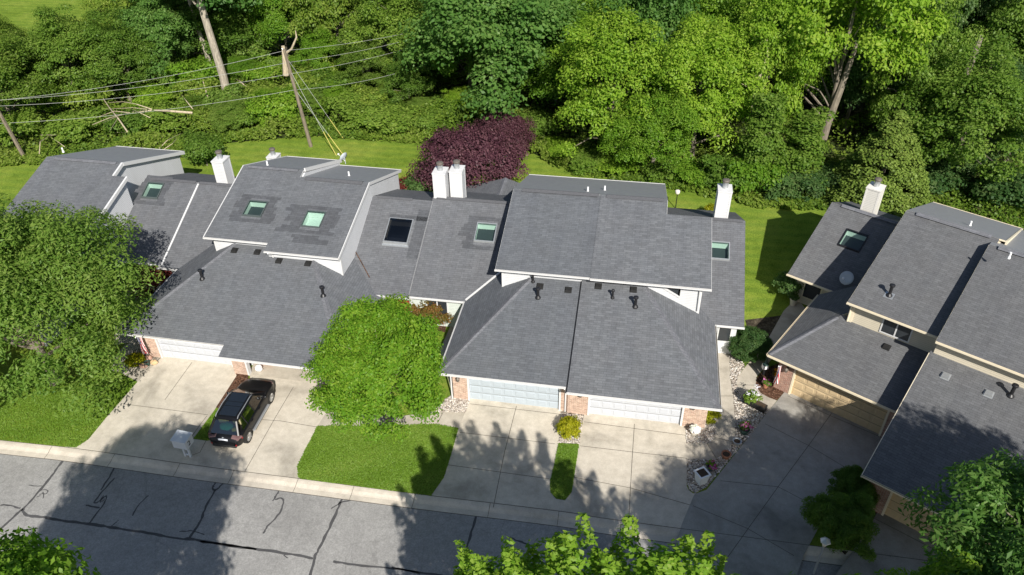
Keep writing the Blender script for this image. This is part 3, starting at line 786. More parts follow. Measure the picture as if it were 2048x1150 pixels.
    def jambs(s, y, xa, xb, jamb=None):
        b = MB(); jm = M[jamb] if jamb else s.trim
        b.box(xa - .08, xa + .019, y - .02, y + .26, 0, 2.2); b.box(xb - .019, xb + .08, y - .02, y + .26, 0, 2.2); b.box(xa + .02, xb - .02, y - .018, y + .12, 2.06, 2.2)
        b.build('door_frame', jm, s.e)
    def window(s, x0, x1, y, z0, z1, panes=2, parent=None, fr='trim'):
        """window in a wall that faces -y"""
        b = MB(); w = .07
        b.box(x0, x1, y - .04, y + .02, z0, z0 + w); b.box(x0, x1, y - .04, y + .02, z1 - w, z1); 
        for k in range(panes + 1):
            x = x0 + (x1 - x0 - w) * k / panes; b.box(x, x + w, y - .038, y + .018, z0 + w, z1 - w)
        o = b.build('window', M[fr], s.e)
        b = MB(); b.box(x0 + .02, x1 - .02, y - .015, y - .002, z0 + .02, z1 - .02); b.build('pane', M['window'], o)
    def downspout(s, pts):
        b = MB(); b.tube(pts, .045, 6); b.build('downspout', s.trim, s.e)
    def wall_lamp(s, x, y, z):
        b = MB(); b.box(x - .05, x + .05, y - .03, y, z - .1, z + .12); b.tube([(x, y - .02, z + .08), (x, y - .14, z + .12), (x, y - .17, z + .02)], .015, 6)
        b.lathe((x, y - .17, z - .26), [(.05, 0), (.09, .05), (.10, .2), (.12, .21), (.03, .3)], 8); b.build('wall_lamp', M['metal_d'], s.e)

def Z3(x, y): return (800 + x / 3.834, 300 + y / 3.834)
def Z4(x, y): return (1150 + x / 3.834, 330 + y / 3.834)
def Z5(x, y): return (1536 + x / 3.834, 330 + y / 3.834)
def Z2(x, y): return (1536 + x / 3.383, 560 + y / 3.383)
def Za(x, y): return (400 + x / 3.834, 260 + y / 3.834)
def Zl(x, y): return (x / 3.834, 260 + y / 3.834)

# ================= B: the duplex in the middle, two white garage doors
B = House('duplex_house', (-9.42, 29.02), 0, 'grey roofed duplex with two closed white garage doors in the middle of the row', 'house')
gpl = (0, 2.45, .298)                       # right garage slope
gpl_l = (.38, 2.45, .298)                   # left garage slope
YW = 7.08
zg = lambda y: 2.45 + .298 * y
zl = lambda y: 2.45 + .298 * (y - .38)
hx = lambda z: 14.62 - (z - 2.45) / .5
B.roof('garage_roof', [(6.9, 0, 2.45), (14.62, 0, 2.45), (hx(zg(7.3)), 7.3, zg(7.3)), (6.9, 7.3, zg(7.3))], M['roof_b2'])
B.roof('garage_roof', [(0, .38, 2.45), (6.82, .38, 2.45), (6.82, 7.3, zl(7.3)), ((zl(7.3) - 2.45) / .5, 7.3, zl(7.3))], M['roof_b'])
B.roof('hip_roof', [(14.62, 0, 2.45), (14.62, 6.9, 2.45), (14.62, 9.5, 2.45), (hx(4.6), 11.2, 4.6), (hx(zg(7.3)), 7.3, zg(7.3))], M['roof_b2'])
B.roof('hip_roof', [(0, .38, 2.45), ((zl(7.3) - 2.45) / .5, 7.3, zl(7.3)), (4.3, 9.0, 4.6), (4.3, 11.2, 4.6), (0, 9.5, 2.45)], M['roof_b'])
B.strip_cap('hip_cap', (14.58, .07, 2.48), (hx(zg(7.0)), 7.0, zg(7.0) + .01), .36, .03, M['cap'], .05)
B.strip_cap('hip_cap', (.05, .47, 2.48), ((zl(7.0) - 2.45) / .5, 7.0, zl(7.0) + .01), .36, .03, M['cap'], .05)
b = MB(); b.beam((6.86, .02, 2.36), (6.86, 7.05, zg(7.05) - .09), (1, 0, 0), -.035, .035, -.02, .02); b.build('party_wall_shade_line', M['black'], B.e)  # black strip in the roof gap stands in for the step's cast shadow
# upper storey
upl = (6.63, 5.09, .276)
zu = lambda y: 5.09 + .276 * (y - 6.63)
RY, BY, BZ = 12.98, 19.2, 4.56
RZ = zu(RY)
zb = lambda y: RZ + (BZ - RZ) * (y - RY) / (BY - RY)
xl, xm, xr, xn, yn = 1.93, 7.36, 14.05, 11.42, 11.8
B.roof('upper_roof', [(xl, 6.63, zu(6.63)), (xm, 6.63, zu(6.63)), (xm, RY, RZ), (xl, RY, RZ)], M['roof_b'])
B.roof('upper_roof', [(xm + .004, 6.55, zu(6.55) + .03), (xr, 6.55, zu(6.55) + .03), (xr, yn, zu(yn) + .03), (xn, yn, zu(yn) + .03), (xn, RY, RZ + .03), (xm + .004, RY, RZ + .03)], M['roof_b2'])
B.roof('back_roof', [(xl, RY + .003, RZ), (xn, RY + .003, RZ + .015), (xn, BY, BZ), (xl, BY, BZ)], M['roof_lightened'])
for x0, x1 in ((xl + .55, xm - .1), (xm + .35, xn - .2)):
    B.strip_cap('ridge_vent', (x0, RY - .05, RZ + .03), (x1, RY - .05, RZ + .05), .42, .07, M['vent'], .03)
B.shell('upper_wall', [(YW, zu(YW) - .17), (RY, RZ - .17), (BY - .4, zb(BY - .4) - .17)], xl + .3, xn - .35, B.side)
B.shell('upper_wall', [(YW + .002, zu(YW) - .16), (yn - .3, zu(yn - .3) - .16)], xn - .6, xr - .42, B.side)
B.gutter((xl - .04, 6.63, zu(6.63) + .0), (xm - .02, 6.63, zu(6.63)), (0, -1, 0)); B.gutter((xm + .02, 6.55, zu(6.55) + .02), (xr + .03, 6.55, zu(6.55) + .02), (0, -1, 0))
B.gutter((xl, BY, BZ), (xn, BY, BZ), (0, 1, 0))
B.rake((xl, 6.63, zu(6.63)), (xl, RY, RZ), (-1, 0, 0)); B.rake((xl, RY, RZ), (xl, BY, BZ), (-1, 0, 0)); B.rake((xr, 6.55, zu(6.55) + .03), (xr, yn, zu(yn) + .03), (1, 0, 0)); B.rake((xn, yn, zu(yn)), (xn, RY, RZ), (1, 0, 0)); B.rake((xn, RY, RZ), (xn, BY, BZ), (1, 0, 0))
# corner boards and frieze on the upper front wall
b = MB(); b.box(xr - .56, xr - .40, YW - .03, YW + .13, 2.6, zu(YW) - .17); b.build('corner_board', B.trim, B.e)
b = MB(); b.box(xl + .28, xl + .42, YW - .03, YW + .12, 2.6, zu(YW) - .17); b.build('corner_board', B.trim, B.e)
# dark triangular window above the right hip
p0, p1 = B.at_y(*Z4(640, 905), YW), B.at_y(*Z4(800, 935), YW)
b = MB(); q0 = B.at_y(*Z4(800, 1005), YW)
b.prism([(p0.x + .05, YW - .012, p0.z + .02), (p1.x, YW - .012, p1.z), (p1.x, YW - .012, q0.z)][::-1], (0, .02, 0)); o_ = b.build('gable_window', M['window'], B.e)
b = MB(); b.beam((p1.x + .04, YW - .03, q0.z - .05), (p1.x + .04, YW - .03, p1.z), (1, 0, 0), -.05, .05, -.02, .02); b.beam((p0.x - .3, YW - .03, p0.z + .09), (p1.x + .1, YW - .03, q0.z - .06), (0, -1, 0), -.02, .02, -.06, .06); b.build('window_trim', B.trim, o_)
B.downspout([(xr - .55, YW - .1, zu(YW) - .35), (xr - .5, YW - .1, 3.2)])
# entry wings
ey, ep = 6.72, .465
ze = lambda y: 2.45 + ep * (y - ey)
er = 13.42
eplane = (ey, 2.45, ep)
skB1 = B.skylight(eplane, [Z3(590, 562), Z3(748, 572), Z3(722, 714), Z3(567, 706)])
skB2 = B.skylight((6.81, 2.45, .467), [Z4(1045, 590), Z4(1187, 600), Z4(1185, 735), Z4(1045, 728)])
skB2['x0'] -= .25
B.roof('entry_roof', [(-3.47, ey, 2.45), (2.6, ey, 2.45), (2.6, er, ze(er)), (-3.47, er, ze(er))], M['roof_e'], [B.sky_hole(skB1)])
z2_ = lambda y: 2.45 + .467 * (y - 6.81)
B.roof('entry_roof', [(12.2, 6.81, 2.45), (16.25, 6.81, 2.45), (16.25, er, z2_(er)), (12.2, er, z2_(er))], M['roof_e'], [B.sky_hole(skB2)])
B.roof('back_entry_roof', [(-3.47, er + .003, ze(er)), (2.6, er + .003, ze(er)), (2.6, 18.2, ze(er) - 2.2), (-3.47, 18.2, ze(er) - 2.2)], M['roof_e'])
B.roof('back_entry_roof', [(11, er + .003, z2_(er)), (16.25, er + .003, z2_(er)), (16.25, 18.2, z2_(er) - 2.2), (11, 18.2, z2_(er) - 2.2)], M['roof_e'])
B.strip_cap('ridge_cap', (-3.2, er, ze(er) + .02), (2.3, er, ze(er) + .02), .36, .05, M['vent'], .04); B.strip_cap('ridge_cap', (12.6, er, z2_(er) + .02), (16.1, er, z2_(er) + .02), .36, .05, M['vent'], .04)
for k in (skB1, skB2): B.sky_build(k, 'metal')
B.patch_round(eplane, skB1, .75, .5, 4, 1.3, .45); B.patch((6.81, 2.45, .467), [(skB2['x0'] - .2, 16.24, skB2['y1'] + .02, skB2['y1'] + .75), (skB2['x1'] + .01, 16.24, skB2['y0'] - .5, skB2['y1'] + .02), (skB2['x0'] - .2, skB2['x1'] + .01, skB2['y0'] - .5, skB2['y0'] - .02)], 'roof_e')
B.shell('entry_wall', [(ey + .45, ze(ey + .45) - .2), (er, ze(er) - .2), (17.8, ze(er) - 2.25)], -3.46, 2.5, M['side_g'])
B.shell('entry_wall', [(6.81 + .45, z2_(6.81 + .45) - .2), (er, z2_(er) - .2), (17.8, z2_(er) - 2.25)], 13.2, 15.95, B.side)
B.gutter((-3.45, ey, 2.45), (-.1, ey, 2.45), (0, -1, 0), False); B.gutter((14.1, 6.81, 2.45), (16.27, 6.81, 2.45), (0, -1, 0), False)
B.gutter((0, .4, 2.45), (0, 6.7, 2.45), (-1, 0, 0), False); B.gutter((14.62, .02, 2.45), (14.62, 7.0, 2.45), (1, 0, 0))
B.gutter((0, .38, 2.45), (6.8, .38, 2.45), (0, -1, 0), False); B.gutter((6.88, 0, 2.45), (14.74, 0, 2.45), (0, -1, 0), False)
b = MB(); b.beam((.02, 6.78, 2.53), (2.25, 9.2, 3.65), (1, -.9, 0), -.05, .05, -.03, .03); b.build('valley_flashing', B.trim, B.e)
# garage walls
dB = [(B.Ri @ (G(938.8, 802) - B.O)).x, (B.Ri @ (G(1117.4, 824) - B.O)).x]
dB2 = [(B.Ri @ (G(1177.4, 829.6) - B.O)).x, (B.Ri @ (G(1360.1, 851.2) - B.O)).x]
B.garage_front(1.05, .52, 6.84, 2.6, [dB], 'brick'); B.garage_front(.95, 6.86, 14.2, 2.52, [dB2], 'brick')
B.garage_door(1.05, dB[0], dB[1], 'door_b'); B.garage_door(.95, dB2[0], dB2[1], 'door_w')
b = MB(); b.box(.52, .64, 1.35, 7.2, 0, 2.62); b.build('garage_wall', B.side, B.e); b = MB(); b.box(14.05, 14.17, 1.25, 7.2, 0, 2.6); b.build('garage_wall', B.side, B.e)
B.wall_lamp(dB[0] - .55, 1.05, 1.75); B.wall_lamp(dB2[1] + .5, .95, 1.7); B.wall_lamp(dB2[0] - .5, .95, 1.7)
B.downspout([(6.75, .3, 2.35), (6.75, .95, 2.1), (6.75, .99, .05)]); B.downspout([(.08, 1.0, 2.3), (.45, .98, 2.0), (.45, .98, .05)])
# vents and flues
B.vents(gpl_l, [Z3(1072, 1047), Z3(1290, 1075)]); B.vents(gpl, [Z4(178, 932), Z4(447, 958)])
B.flue(gpl_l, Z3(1020, 1010), .55, .055); B.flue(gpl_l, Z3(1058, 1130), .66, .08); B.flue(gpl, Z4(288, 1018), .55, .055); B.flue(gpl, Z4(462, 1085), .68, .08)
bpl = (RY, RZ, (BZ - RZ) / (BY - RY))
B.stub(bpl, Z3(1440, 316)); B.stub(bpl, Z3(1570, 308))
c = B.at_y(918, 403, er + .75); B.chimney(c.x, er + .75, ze(er) + 1.75)
c = B.at_y(1440, 436, er + .75); B.chimney(c.x, er + .75, z2_(er) + 1.75)
# sun room at the back, gable ridge running away from the street
r0, r1 = B.at_y(1011, 356, 21.2), 15.5
rz, rx = 3.55, (B.Ri @ (G(1011, 356, 3.55) - B.O)).x; ry = (B.Ri @ (G(1011, 356, 3.55) - B.O)).y
B.roof('sunroom_roof', [(rx - 3.3, ry, rz - 1.05), (rx, ry, rz), (rx, 15.2, rz), (rx - 3.3, 15.2, rz - 1.05)], M['roof_e']); B.roof('sunroom_roof', [(rx + .003, ry, rz), (rx + 3.3, ry, rz - 1.05), (rx + 3.3, 15.2, rz - 1.05), (rx + .003, 15.2, rz)], M['roof_e'])
B.strip_cap('ridge_cap', (rx, ry, rz + .01), (rx, 15.5, rz + .01), .36, .04, M['cap'], .05)
b = MB(); b.prism([(rx - 3.0, ry - .4, 0), (rx + 3.0, ry - .4, 0), (rx + 3.0, ry - .4, rz - 1.15), (rx, ry - .4, rz - .2), (rx - 3.0, ry - .4, rz - 1.15)], (0, .12, 0)); b.box(rx - 3.1, rx - 2.98, 17.5, ry - .4, 0, rz - 1.15); b.build('sunroom_wall', B.side, B.e)
# front entry details on the left wing
B.window(-2.55, -1.2, ey + .45, .7, 2.0, 2); B.window(14.9, 15.7, 6.81 + .45, .9, 2.1, 1)

# ================= A: the duplex with the open garage
A_ = House('duplex_house', (-26.52, 29.8), -.7, 'grey roofed duplex with an open garage, left of the round maple', 'house')
apl = (0, 2.45, .304)
zg = lambda y: 2.45 + .304 * y
lx, rx_ = -1.9, 11.95
y1_, y2_ = 0.0, -.75
A_.roof('garage_roof', [(lx, 0, 2.45), (4.6, 0, 2.45), (4.6, y2_, zg(y2_)), (rx_ - .0, y2_, zg(y2_)), (rx_ - (zg(7.6) - 2.24) / .5, 7.6, zg(7.6)), (lx + (zg(7.6) - 2.45) / .5, 7.6, zg(7.6))], M['roof_a'])
A_.roof('hip_roof', [(lx, 0, 2.45), (lx + (zg(7.6) - 2.45) / .5, 7.6, zg(7.6)), (2.6, 9, 4.7), (2.6, 10.5, 4.7), (lx, 9.5, 2.45)], M['roof_a'])
A_.roof('hip_roof', [(rx_, y2_, 2.24), (rx_, 8.3, 2.24), (7.0, 10.6, 4.715), (rx_ - (zg(7.6) - 2.24) / .5, 7.6, zg(7.6))], M['roof_a'])
A_.strip_cap('hip_cap', (lx + .06, .08, 2.49), (lx + (zg(7) - 2.45) / .5, 7, zg(7) + .01), .36, .03, M['cap'], .05)
A_.strip_cap('hip_cap', (rx_ - .04, y2_ + .08, 2.28), (rx_ - (zg(6.4) - 2.24) / .5, 6.4, zg(6.4) + .01), .36, .03, M['cap'], .05)
upl = (6.43, 5.15, .28)
zu = lambda y: 5.15 + .28 * (y - 6.43)
xl, xm, xr = .65, 4.85, 9.55
LY, LRY, LBY, LBZ = 6.43, 12.6, 18.5, 4.62
RY0, RRY, RBY, RBZ = 5.8, 11.95, 18.0, 4.5
skA2 = A_.skylight(upl, [Za(375, 548), Za(525, 553), Za(470, 672), Za(325, 660)]); skA3 = A_.skylight(upl, [Za(825, 627), Za(972, 633), Za(918, 755), Za(768, 745)])
A_.roof('upper_roof', [(xl, LY, zu(LY)), (xm, LY, zu(LY)), (xm, LRY, zu(LRY)), (xl, LRY, zu(LRY))], M['roof_a'], [A_.sky_hole(skA2)])
A_.roof('upper_roof', [(xm + .004, RY0, zu(RY0) + .02), (xr, RY0, zu(RY0) + .02), (xr, RRY, zu(RRY) + .02), (xm + .004, RRY, zu(RRY) + .02)], M['roof_a'], [[(p[0], p[1], p[2] + .02) for p in A_.sky_hole(skA3)]])
A_.roof('back_roof', [(xl, LRY + .003, zu(LRY)), (xm, LRY + .003, zu(LRY)), (xm, LBY, LBZ), (xl, LBY, LBZ)], M['roof_lightened'])
A_.roof('back_roof', [(xm + .004, RRY + .003, zu(RRY)), (xr, RRY + .003, zu(RRY)), (xr, RBY, RBZ), (xm + .004, RBY, RBZ)], M['roof_lightened'])
A_.strip_cap('ridge_vent', (xl + .4, LRY - .05, zu(LRY) + .02), (xm - .3, LRY - .05, zu(LRY) + .02), .4, .05, M['cap'], .03); A_.strip_cap('ridge_vent', (xm + .4, RRY - .05, zu(RRY) + .03), (xr - .4, RRY - .05, zu(RRY) + .03), .42, .07, M['vent'], .03)
A_.sky_build(skA2); A_.sky_build(skA3, shade=True)
A_.patch_round(upl, skA2, .8, .45, 5); 
pl3 = (6.43, 5.17, .28); A_.patch_round(pl3, skA3, 1.3, .5, 6, 1.15, .75)
A_.patch(pl3, [(skA3['x0'] - .1, skA3['x1'] + .9, skA3['y0'] - 1.25, skA3['y0'] - .85), (skA3['x0'] - .3, skA3['x1'] + .2, skA3['y0'] - .85, skA3['y0'] - .6)])
A_.shell('upper_wall', [(6.9, zu(6.9) - .17), (LRY, zu(LRY) - .17), (LBY - .4, LBZ + .0)], xl + .3, xm + .1, A_.side); A_.shell('upper_wall', [(6.2, zu(6.2) - .15), (RRY, zu(RRY) - .15), (RBY - .4, RBZ)], xm, xr - .06, A_.side)
A_.gutter((xl - .05, LY, zu(LY)), (xm - .02, LY, zu(LY)), (0, -1, 0)); A_.gutter((xm, RY0, zu(RY0) + .02), (xr + .04, RY0, zu(RY0) + .02), (0, -1, 0)); A_.gutter((xl, LBY, LBZ), (xm, LBY, LBZ), (0, 1, 0)); A_.gutter((xm + .02, RBY, RBZ), (xr + .05, RBY, RBZ), (0, 1, 0))
for x, o_, y0, yr, yb, zb_, dz in ((xl, -1, LY, LRY, LBY, LBZ, 0), (xr, 1, RY0, RRY, RBY, RBZ, .02)):
    A_.rake((x, y0, zu(y0) + dz), (x, yr, zu(yr) + dz), (o_, 0, 0), .05, .03, -.18); A_.rake((x, yr, zu(yr) + dz), (x, yb, zb_), (o_, 0, 0), .05, .03, -.18)
A_.rake((xm + .006, LRY + .1, zu(LRY) + .05), (xm + .006, LBY, LBZ + .06), (1, 0, 0), .10, .06, -.2)
A_.downspout([(xm + .25, RY0 - .07, zu(RY0) - .1), (xm + .3, 6.1, zu(6.1) - .5), (xm + .32, 6.12, zg(6.1) + .05)])
b = MB(); b.box(xr - .16, xr - .045, 6.16, 6.3, 3, zu(6.2) - .15); b.build('corner_board', A_.trim, A_.e); b = MB(); b.box(xl + .27, xl + .4, 6.86, 7.0, 3, zu(6.9) - .17); b.build('corner_board', A_.trim, A_.e)
# entry wings: two slopes on the left, one on the right
sl, sr = (6.62, 2.45, .44), (6.42, 2.45, .437)
zL = lambda y: 2.45 + .44 * (y - 6.62)
zR = lambda y: 2.45 + .437 * (y - 6.42)
zE = lambda y: 2.45 + .46 * (y - 5.92)
er = 12.75; er2 = 12.45
skA1 = A_.skylight((6.62, 2.53, .44), [Zl(1130, 408), Zl(1258, 410), Zl(1215, 530), Zl(1085, 525)])
skA4 = A_.skylight((5.92, 2.45, .46), [Za(1452, 690), Za(1635, 703), Za(1597, 890), Za(1410, 875)], True)
A_.roof('entry_roof', [(-7.0, 6.62, 2.53), (-3.15, 6.62, 2.53), (-3.15, er, zL(er) + .08), (-7.0, er, zL(er) + .08)], M['roof_e'], [A_.sky_hole(skA1)])
A_.roof('entry_roof', [(-3.14, 6.42, 2.45), (1.0, 6.42, 2.45), (1.0, er, zR(er)), (-3.14, er, zR(er))], M['roof_e'])
A_.roof('entry_roof', [(9.0, 5.92, 2.45), (13.54, 5.92, 2.45), (13.54, er2, zE(er2)), (9.0, er2, zE(er2))], M['roof_e'], [A_.sky_hole(skA4)])
for x0, x1, y, z in ((-7, 1.0, er, zR(er)), (9, 13.54, er2, zE(er2))): A_.roof('back_entry_roof', [(x0, y + .003, z), (x1, y + .003, z), (x1, y + 4.6, z - 2), (x0, y + 4.6, z - 2)], M['roof_e'])
A_.strip_cap('ridge_cap', (-6.6, er, zL(er) + .1), (-3.3, er, zL(er) + .1), .36, .05, M['vent'], .04); A_.strip_cap('ridge_cap', (-3.0, er, zR(er) + .02), (.6, er, zR(er) + .02), .36, .05, M['vent'], .04); A_.strip_cap('ridge_cap', (9.8, er2, zE(er2) + .02), (12.2, er2, zE(er2) + .02), .3, .05, M['vent'], .04)
A_.rake((-3.15, 6.6, 2.53), (-3.15, er - .15, zL(er - .15) + .08), (1, 0, 0), .11, .03, -.12)
A_.sky_build(skA1); A_.sky_build(skA4, 'metal', .2)
A_.patch_round((6.62, 2.53, .44), skA1, .6, .45, 8); A_.patch((5.92, 2.45, .46), [(skA4['x1'] + .1, 13.5, skA4['y0'] - .8, skA4['y1'] + .9), (skA4['x0'] - .1, 13.5, skA4['y1'] + .1, skA4['y1'] + .4)])
A_.shell('entry_wall', [(7.0, 2.55), (er, zR(er) - .17), (er + 4.2, zR(er) - 2.1)], -6.9, 1.0, M['side_g']); A_.shell('entry_wall', [(6.4, 2.5), (er2, zE(er2) - .17), (er2 + 4.2, zE(er2) - 2.1)], 9.3, 13.5, A_.side)
A_.gutter((-7, 6.62, 2.53), (-3.1, 6.62, 2.53), (0, -1, 0), False); A_.gutter((-3.35, 6.42, 2.45), (-1.5, 6.42, 2.45), (0, -1, 0)); A_.gutter((11.95, 5.92, 2.45), (13.6, 5.92, 2.45), (0, -1, 0), False)
A_.gutter((lx, 0, 2.45), (lx, 6.4, 2.45), (-1, 0, 0), False); A_.gutter((lx - .1, 0, 2.45), (4.62, 0, 2.45), (0, -1, 0)); A_.gutter((4.6, y2_, zg(y2_)), (rx_ + .1, y2_, zg(y2_)), (0, -1, 0), False); A_.gutter((rx_, y2_, 2.24), (rx_, 5.9, 2.24), (1, 0, 0), False)
# red front door with white side panels, between the two duplexes
dx = A_.at_y(791, 603, 6.38).x
b = MB(); b.box(dx, dx + .92, 6.33, 6.395, .1, 2.12); o_ = b.build('front_door', M['red_door'], A_.e)
b = MB(); b.box(dx - .45, dx - .003, 6.31, 6.39, 0, 2.3); b.box(dx + .923, dx + 1.1, 6.31, 6.39, 0, 2.3); b.build('door_frame', A_.trim, o_)
b = MB(); b.lathe((dx + .8, 6.28, 1.05), [(.01, -.03), (.035, 0), (.01, .03)], 8); b.build('handle', M['silver'], o_)
A_.window(-1.9, -.8, 7.0, .8, 2.0, 2)
# garage: closed door, brick pier, open door
loc = lambda x, y: A_.Ri @ (G(x, y) - A_.O)
d1 = [loc(325, 716.7).x, loc(465.6, 733).x]; yf = loc(400, 725).y
pR = loc(505, 742).x; d2 = [pR, pR + 4.9]
A_.garage_front(yf, lx + .6, d2[0] - .9, 2.55, [d1], 'brick'); A_.garage_front(yf - .55, d2[0] - .9, rx_ - .5, 2.3, [d2], 'brick')
A_.garage_door(yf, d1[0], d1[1], 'door_w', jamb='trim'); A_.jambs(yf - .55, d2[0], d2[1])
b = MB(); b.box(lx + .5, lx + .62, yf + .3, 7, 0, 2.6); b.build('garage_wall', A_.side, A_.e); b = MB(); b.box(rx_ - .62, rx_ - .5, yf, 6.4, 0, 2.4); b.box(d2[0] - .3, d2[0] - .18, yf + .3, 6.5, 0, 2.38); b.box(d2[0] - .3, rx_ - .65, 6.5, 6.6, 0, 2.3); b.build('garage_wall', A_.side, A_.e)
b = MB(); b.box(d2[0] - .17, rx_ - .63, yf - .52, 6.49, -.05, .02); b.build('garage_floor', M['walk'], A_.e)
A_.vents(apl, [Za(265, 925), Za(440, 938), Za(605, 1005), Za(828, 1025)])
A_.flue(apl, Zl(1552, 1140), .66, .08); A_.flue(apl, (280 + 1240 / 3.383, 560 + 105 / 3.383), .66, .08)
A_.stub((LRY, zu(LRY), (LBZ - zu(LRY)) / (LBY - LRY)), Za(518, 270)); A_.stub((RRY, zu(RRY), (RBZ - zu(RRY)) / (RBY - RRY)), Za(1143, 350))
c = A_.at_y(451, 358, er + .7); A_.chimney(c.x, er + .7, zR(er) + 1.55)
c = A_.at_y(885, 400, er2 + .75); A_.chimney(c.x, er2 + .75, zE(er2) + 1.85)
c = A_.at_y(547, 312, 19.2); A_.chimney(c.x, 19.2, c.z + .05, .75, .8)
b = MB(); b.tube([A_.hit(*Za(1190, 930), (5.92, 2.49, .46)), A_.hit(*Za(1230, 1000), (5.92, 2.49, .46)), A_.hit(*Za(1300, 1130), (5.92, 2.49, .46))], .03, 6); b.build('valley_debris', M['mulch'], A_.e)

# ================= far left house, half hidden by the ash tree
L = House('end_house', (-42.6, 30.0), -.7, 'grey roofed house end at the far left behind the big leafy tree', 'house')
ox = 16.05                                     # left house frame sits 16.05 m left of the next one
zu = lambda y: 5.15 + .28 * (y - 6.43)
LR = 11.95
X0, X1, X2, yn = ox - 13.9, ox - 7.95, ox - 6.95, 10.75
L.roof('upper_roof', [(X0 + .3, 6.0, zu(6.0)), (X2, 6.0, zu(6.0)), (X2, yn, zu(yn)), (X1, yn, zu(yn)), (X1, LR, zu(LR)), (X0 + .3, LR, zu(LR))], M['roof_a'])
L.roof('back_roof', [(X0 + .3, LR + .003, zu(LR)), (X1, LR + .003, zu(LR)), (X1, 18.7, 4.25), (X0 + .3, 18.7, 4.25)], M['roof_lightened'])
L.shell('upper_wall', [(6.45, zu(6.45) - .17), (LR, zu(LR) - .17), (18.3, 4.2)], X0 + .6, X1 - .12, L.side); L.shell('upper_wall', [(6.45, zu(6.45) - .17), (yn - .1, zu(yn - .1) - .17)], X1 - .6, X2 - .1, L.side)
L.strip_cap('ridge_vent', (X0 + 1, LR - .05, zu(LR) + .02), (X1 - .3, LR - .05, zu(LR) + .02), .4, .05, M['cap'], .03)
L.rake((X2, 6, zu(6)), (X2, yn, zu(yn)), (1, 0, 0), .12, .03, -.2); L.rake((X1, yn, zu(yn)), (X1, LR, zu(LR)), (1, 0, 0), .12, .03, -.2); L.rake((X1, LR, zu(LR)), (X1, 18.7, 4.25), (1, 0, 0), .14, .03, -.22); L.gutter((X0 + .3, 18.7, 4.25), (X1 + .1, 18.7, 4.25), (0, 1, 0)); L.gutter((X0 + .3, 6, zu(6)), (X2, 6, zu(6)), (0, -1, 0))
L.roof('garage_roof', [(X0 - 1, 0, 2.45), (X2 - .6, 0, 2.45), (X2 - 3.6, 6.6, 4.3), (X0 - 1, 6.6, 4.3)], M['roof_a']); L.roof('hip_roof', [(X2 - .6, 0, 2.45), (X2 - .6, 6.6, 2.45), (X2 - 3.6, 8, 3.95), (X2 - 3.6, 6.6, 4.3)], M['roof_a'])
b = MB(); b.box(X0 - .6, X2 - 1.1, .6, .88, 0, 2.5); b.build('brick_wall', M['brick'], L.e); b = MB(); b.box(X2 - 1.1, X2 - .98, .6, 6.6, 0, 2.5); b.build('garage_wall', L.side, L.e)
L.stub((LR, zu(LR), (4.25 - zu(LR)) / (18.7 - LR)), Zl(485, 165))

# ================= C: the cream duplex on the right, turned 30 degrees
C = House('duplex_house', (7.94, 33.65), -30, 'brown-grey roofed duplex with cream walls at the right, turned toward the corner', 'house', 'trim_c', 'side_c')
cpl = (0, 2.45, .235)
zg = lambda y: 2.45 + .235 * y
C.roof('garage_roof', [(0, 0, 2.45), (6.93, 0, 2.45), (6.93, 4.5, zg(4.5)), (2 * (zg(4.5) - 2.45), 4.5, zg(4.5))], M['roof_c'])
C.roof('hip_roof', [(0, 0, 2.45), (2 * (zg(4.5) - 2.45), 4.5, zg(4.5)), (2.9, 5.2, 3.9), (2.9, 8.6, 3.9), (2.6, 8.6, 3.75), (0, 7.04, 2.45)], M['roof_c'])
C.strip_cap('hip_cap', (.05, .06, 2.48), (2 * (zg(4.2) - 2.45), 4.2, zg(4.2) + .01), .36, .03, M['cap'], .05)
cu = (3.8, 4.9, .26)
zu = lambda y: 4.9 + .26 * (y - 3.8)
CR, CB, CBZ = 11.75, 19.85, 3.86
C.roof('upper_roof', [(2.33, 3.8, zu(3.8)), (7.3, 3.8, zu(3.8)), (7.3, CR, zu(CR)), (2.33, CR, zu(CR))], M['roof_c']); C.roof('back_roof', [(2.33, CR + .003, zu(CR)), (7.62, CR + .003, zu(CR)), (7.72, CB, CBZ), (2.33, CB, CBZ)], M['roof_lightened'])
C.strip_cap('ridge_vent', (2.9, CR - .05, zu(CR) + .03), (6.9, CR - .05, zu(CR) + .03), .45, .1, M['cap'], .02)
C.shell('upper_wall', [(4.25, zu(4.25) - .17), (CR, zu(CR) - .17), (CB - .4, CBZ)], 2.6, 7.4, C.side)
C.gutter((2.3, 3.8, zu(3.8)), (6.98, 3.8, zu(3.8)), (0, -1, 0), False); C.gutter((2.33, CB, CBZ), (7.75, CB, CBZ), (0, 1, 0), False); C.rake((2.33, 3.8, zu(3.8)), (2.33, CR, zu(CR)), (-1, 0, 0)); C.rake((2.33, CR, zu(CR)), (2.33, CB, CBZ), (-1, 0, 0)); C.rake((7.62, CR, zu(CR)), (7.72, CB, CBZ), (1, 0, 0), .1, .03, -.3)
p0, p1 = C.at_y(*Z2(752, 345), 4.25), C.at_y(*Z2(955, 415), 4.25); C.window(p0.x, p1.x, 4.25, p0.z - .02, zu(4.25) - .2, 2)
b = MB(); b.box(2.56, 2.72, 4.2, 4.36, 2.5, zu(4.25) - .17); b.build('corner_board', C.trim, C.e); C.downspout([(2.5, 3.75, zu(3.8) - .1), (2.52, 4.15, zu(4.2) - .4), (2.52, 4.17, 3.45)])
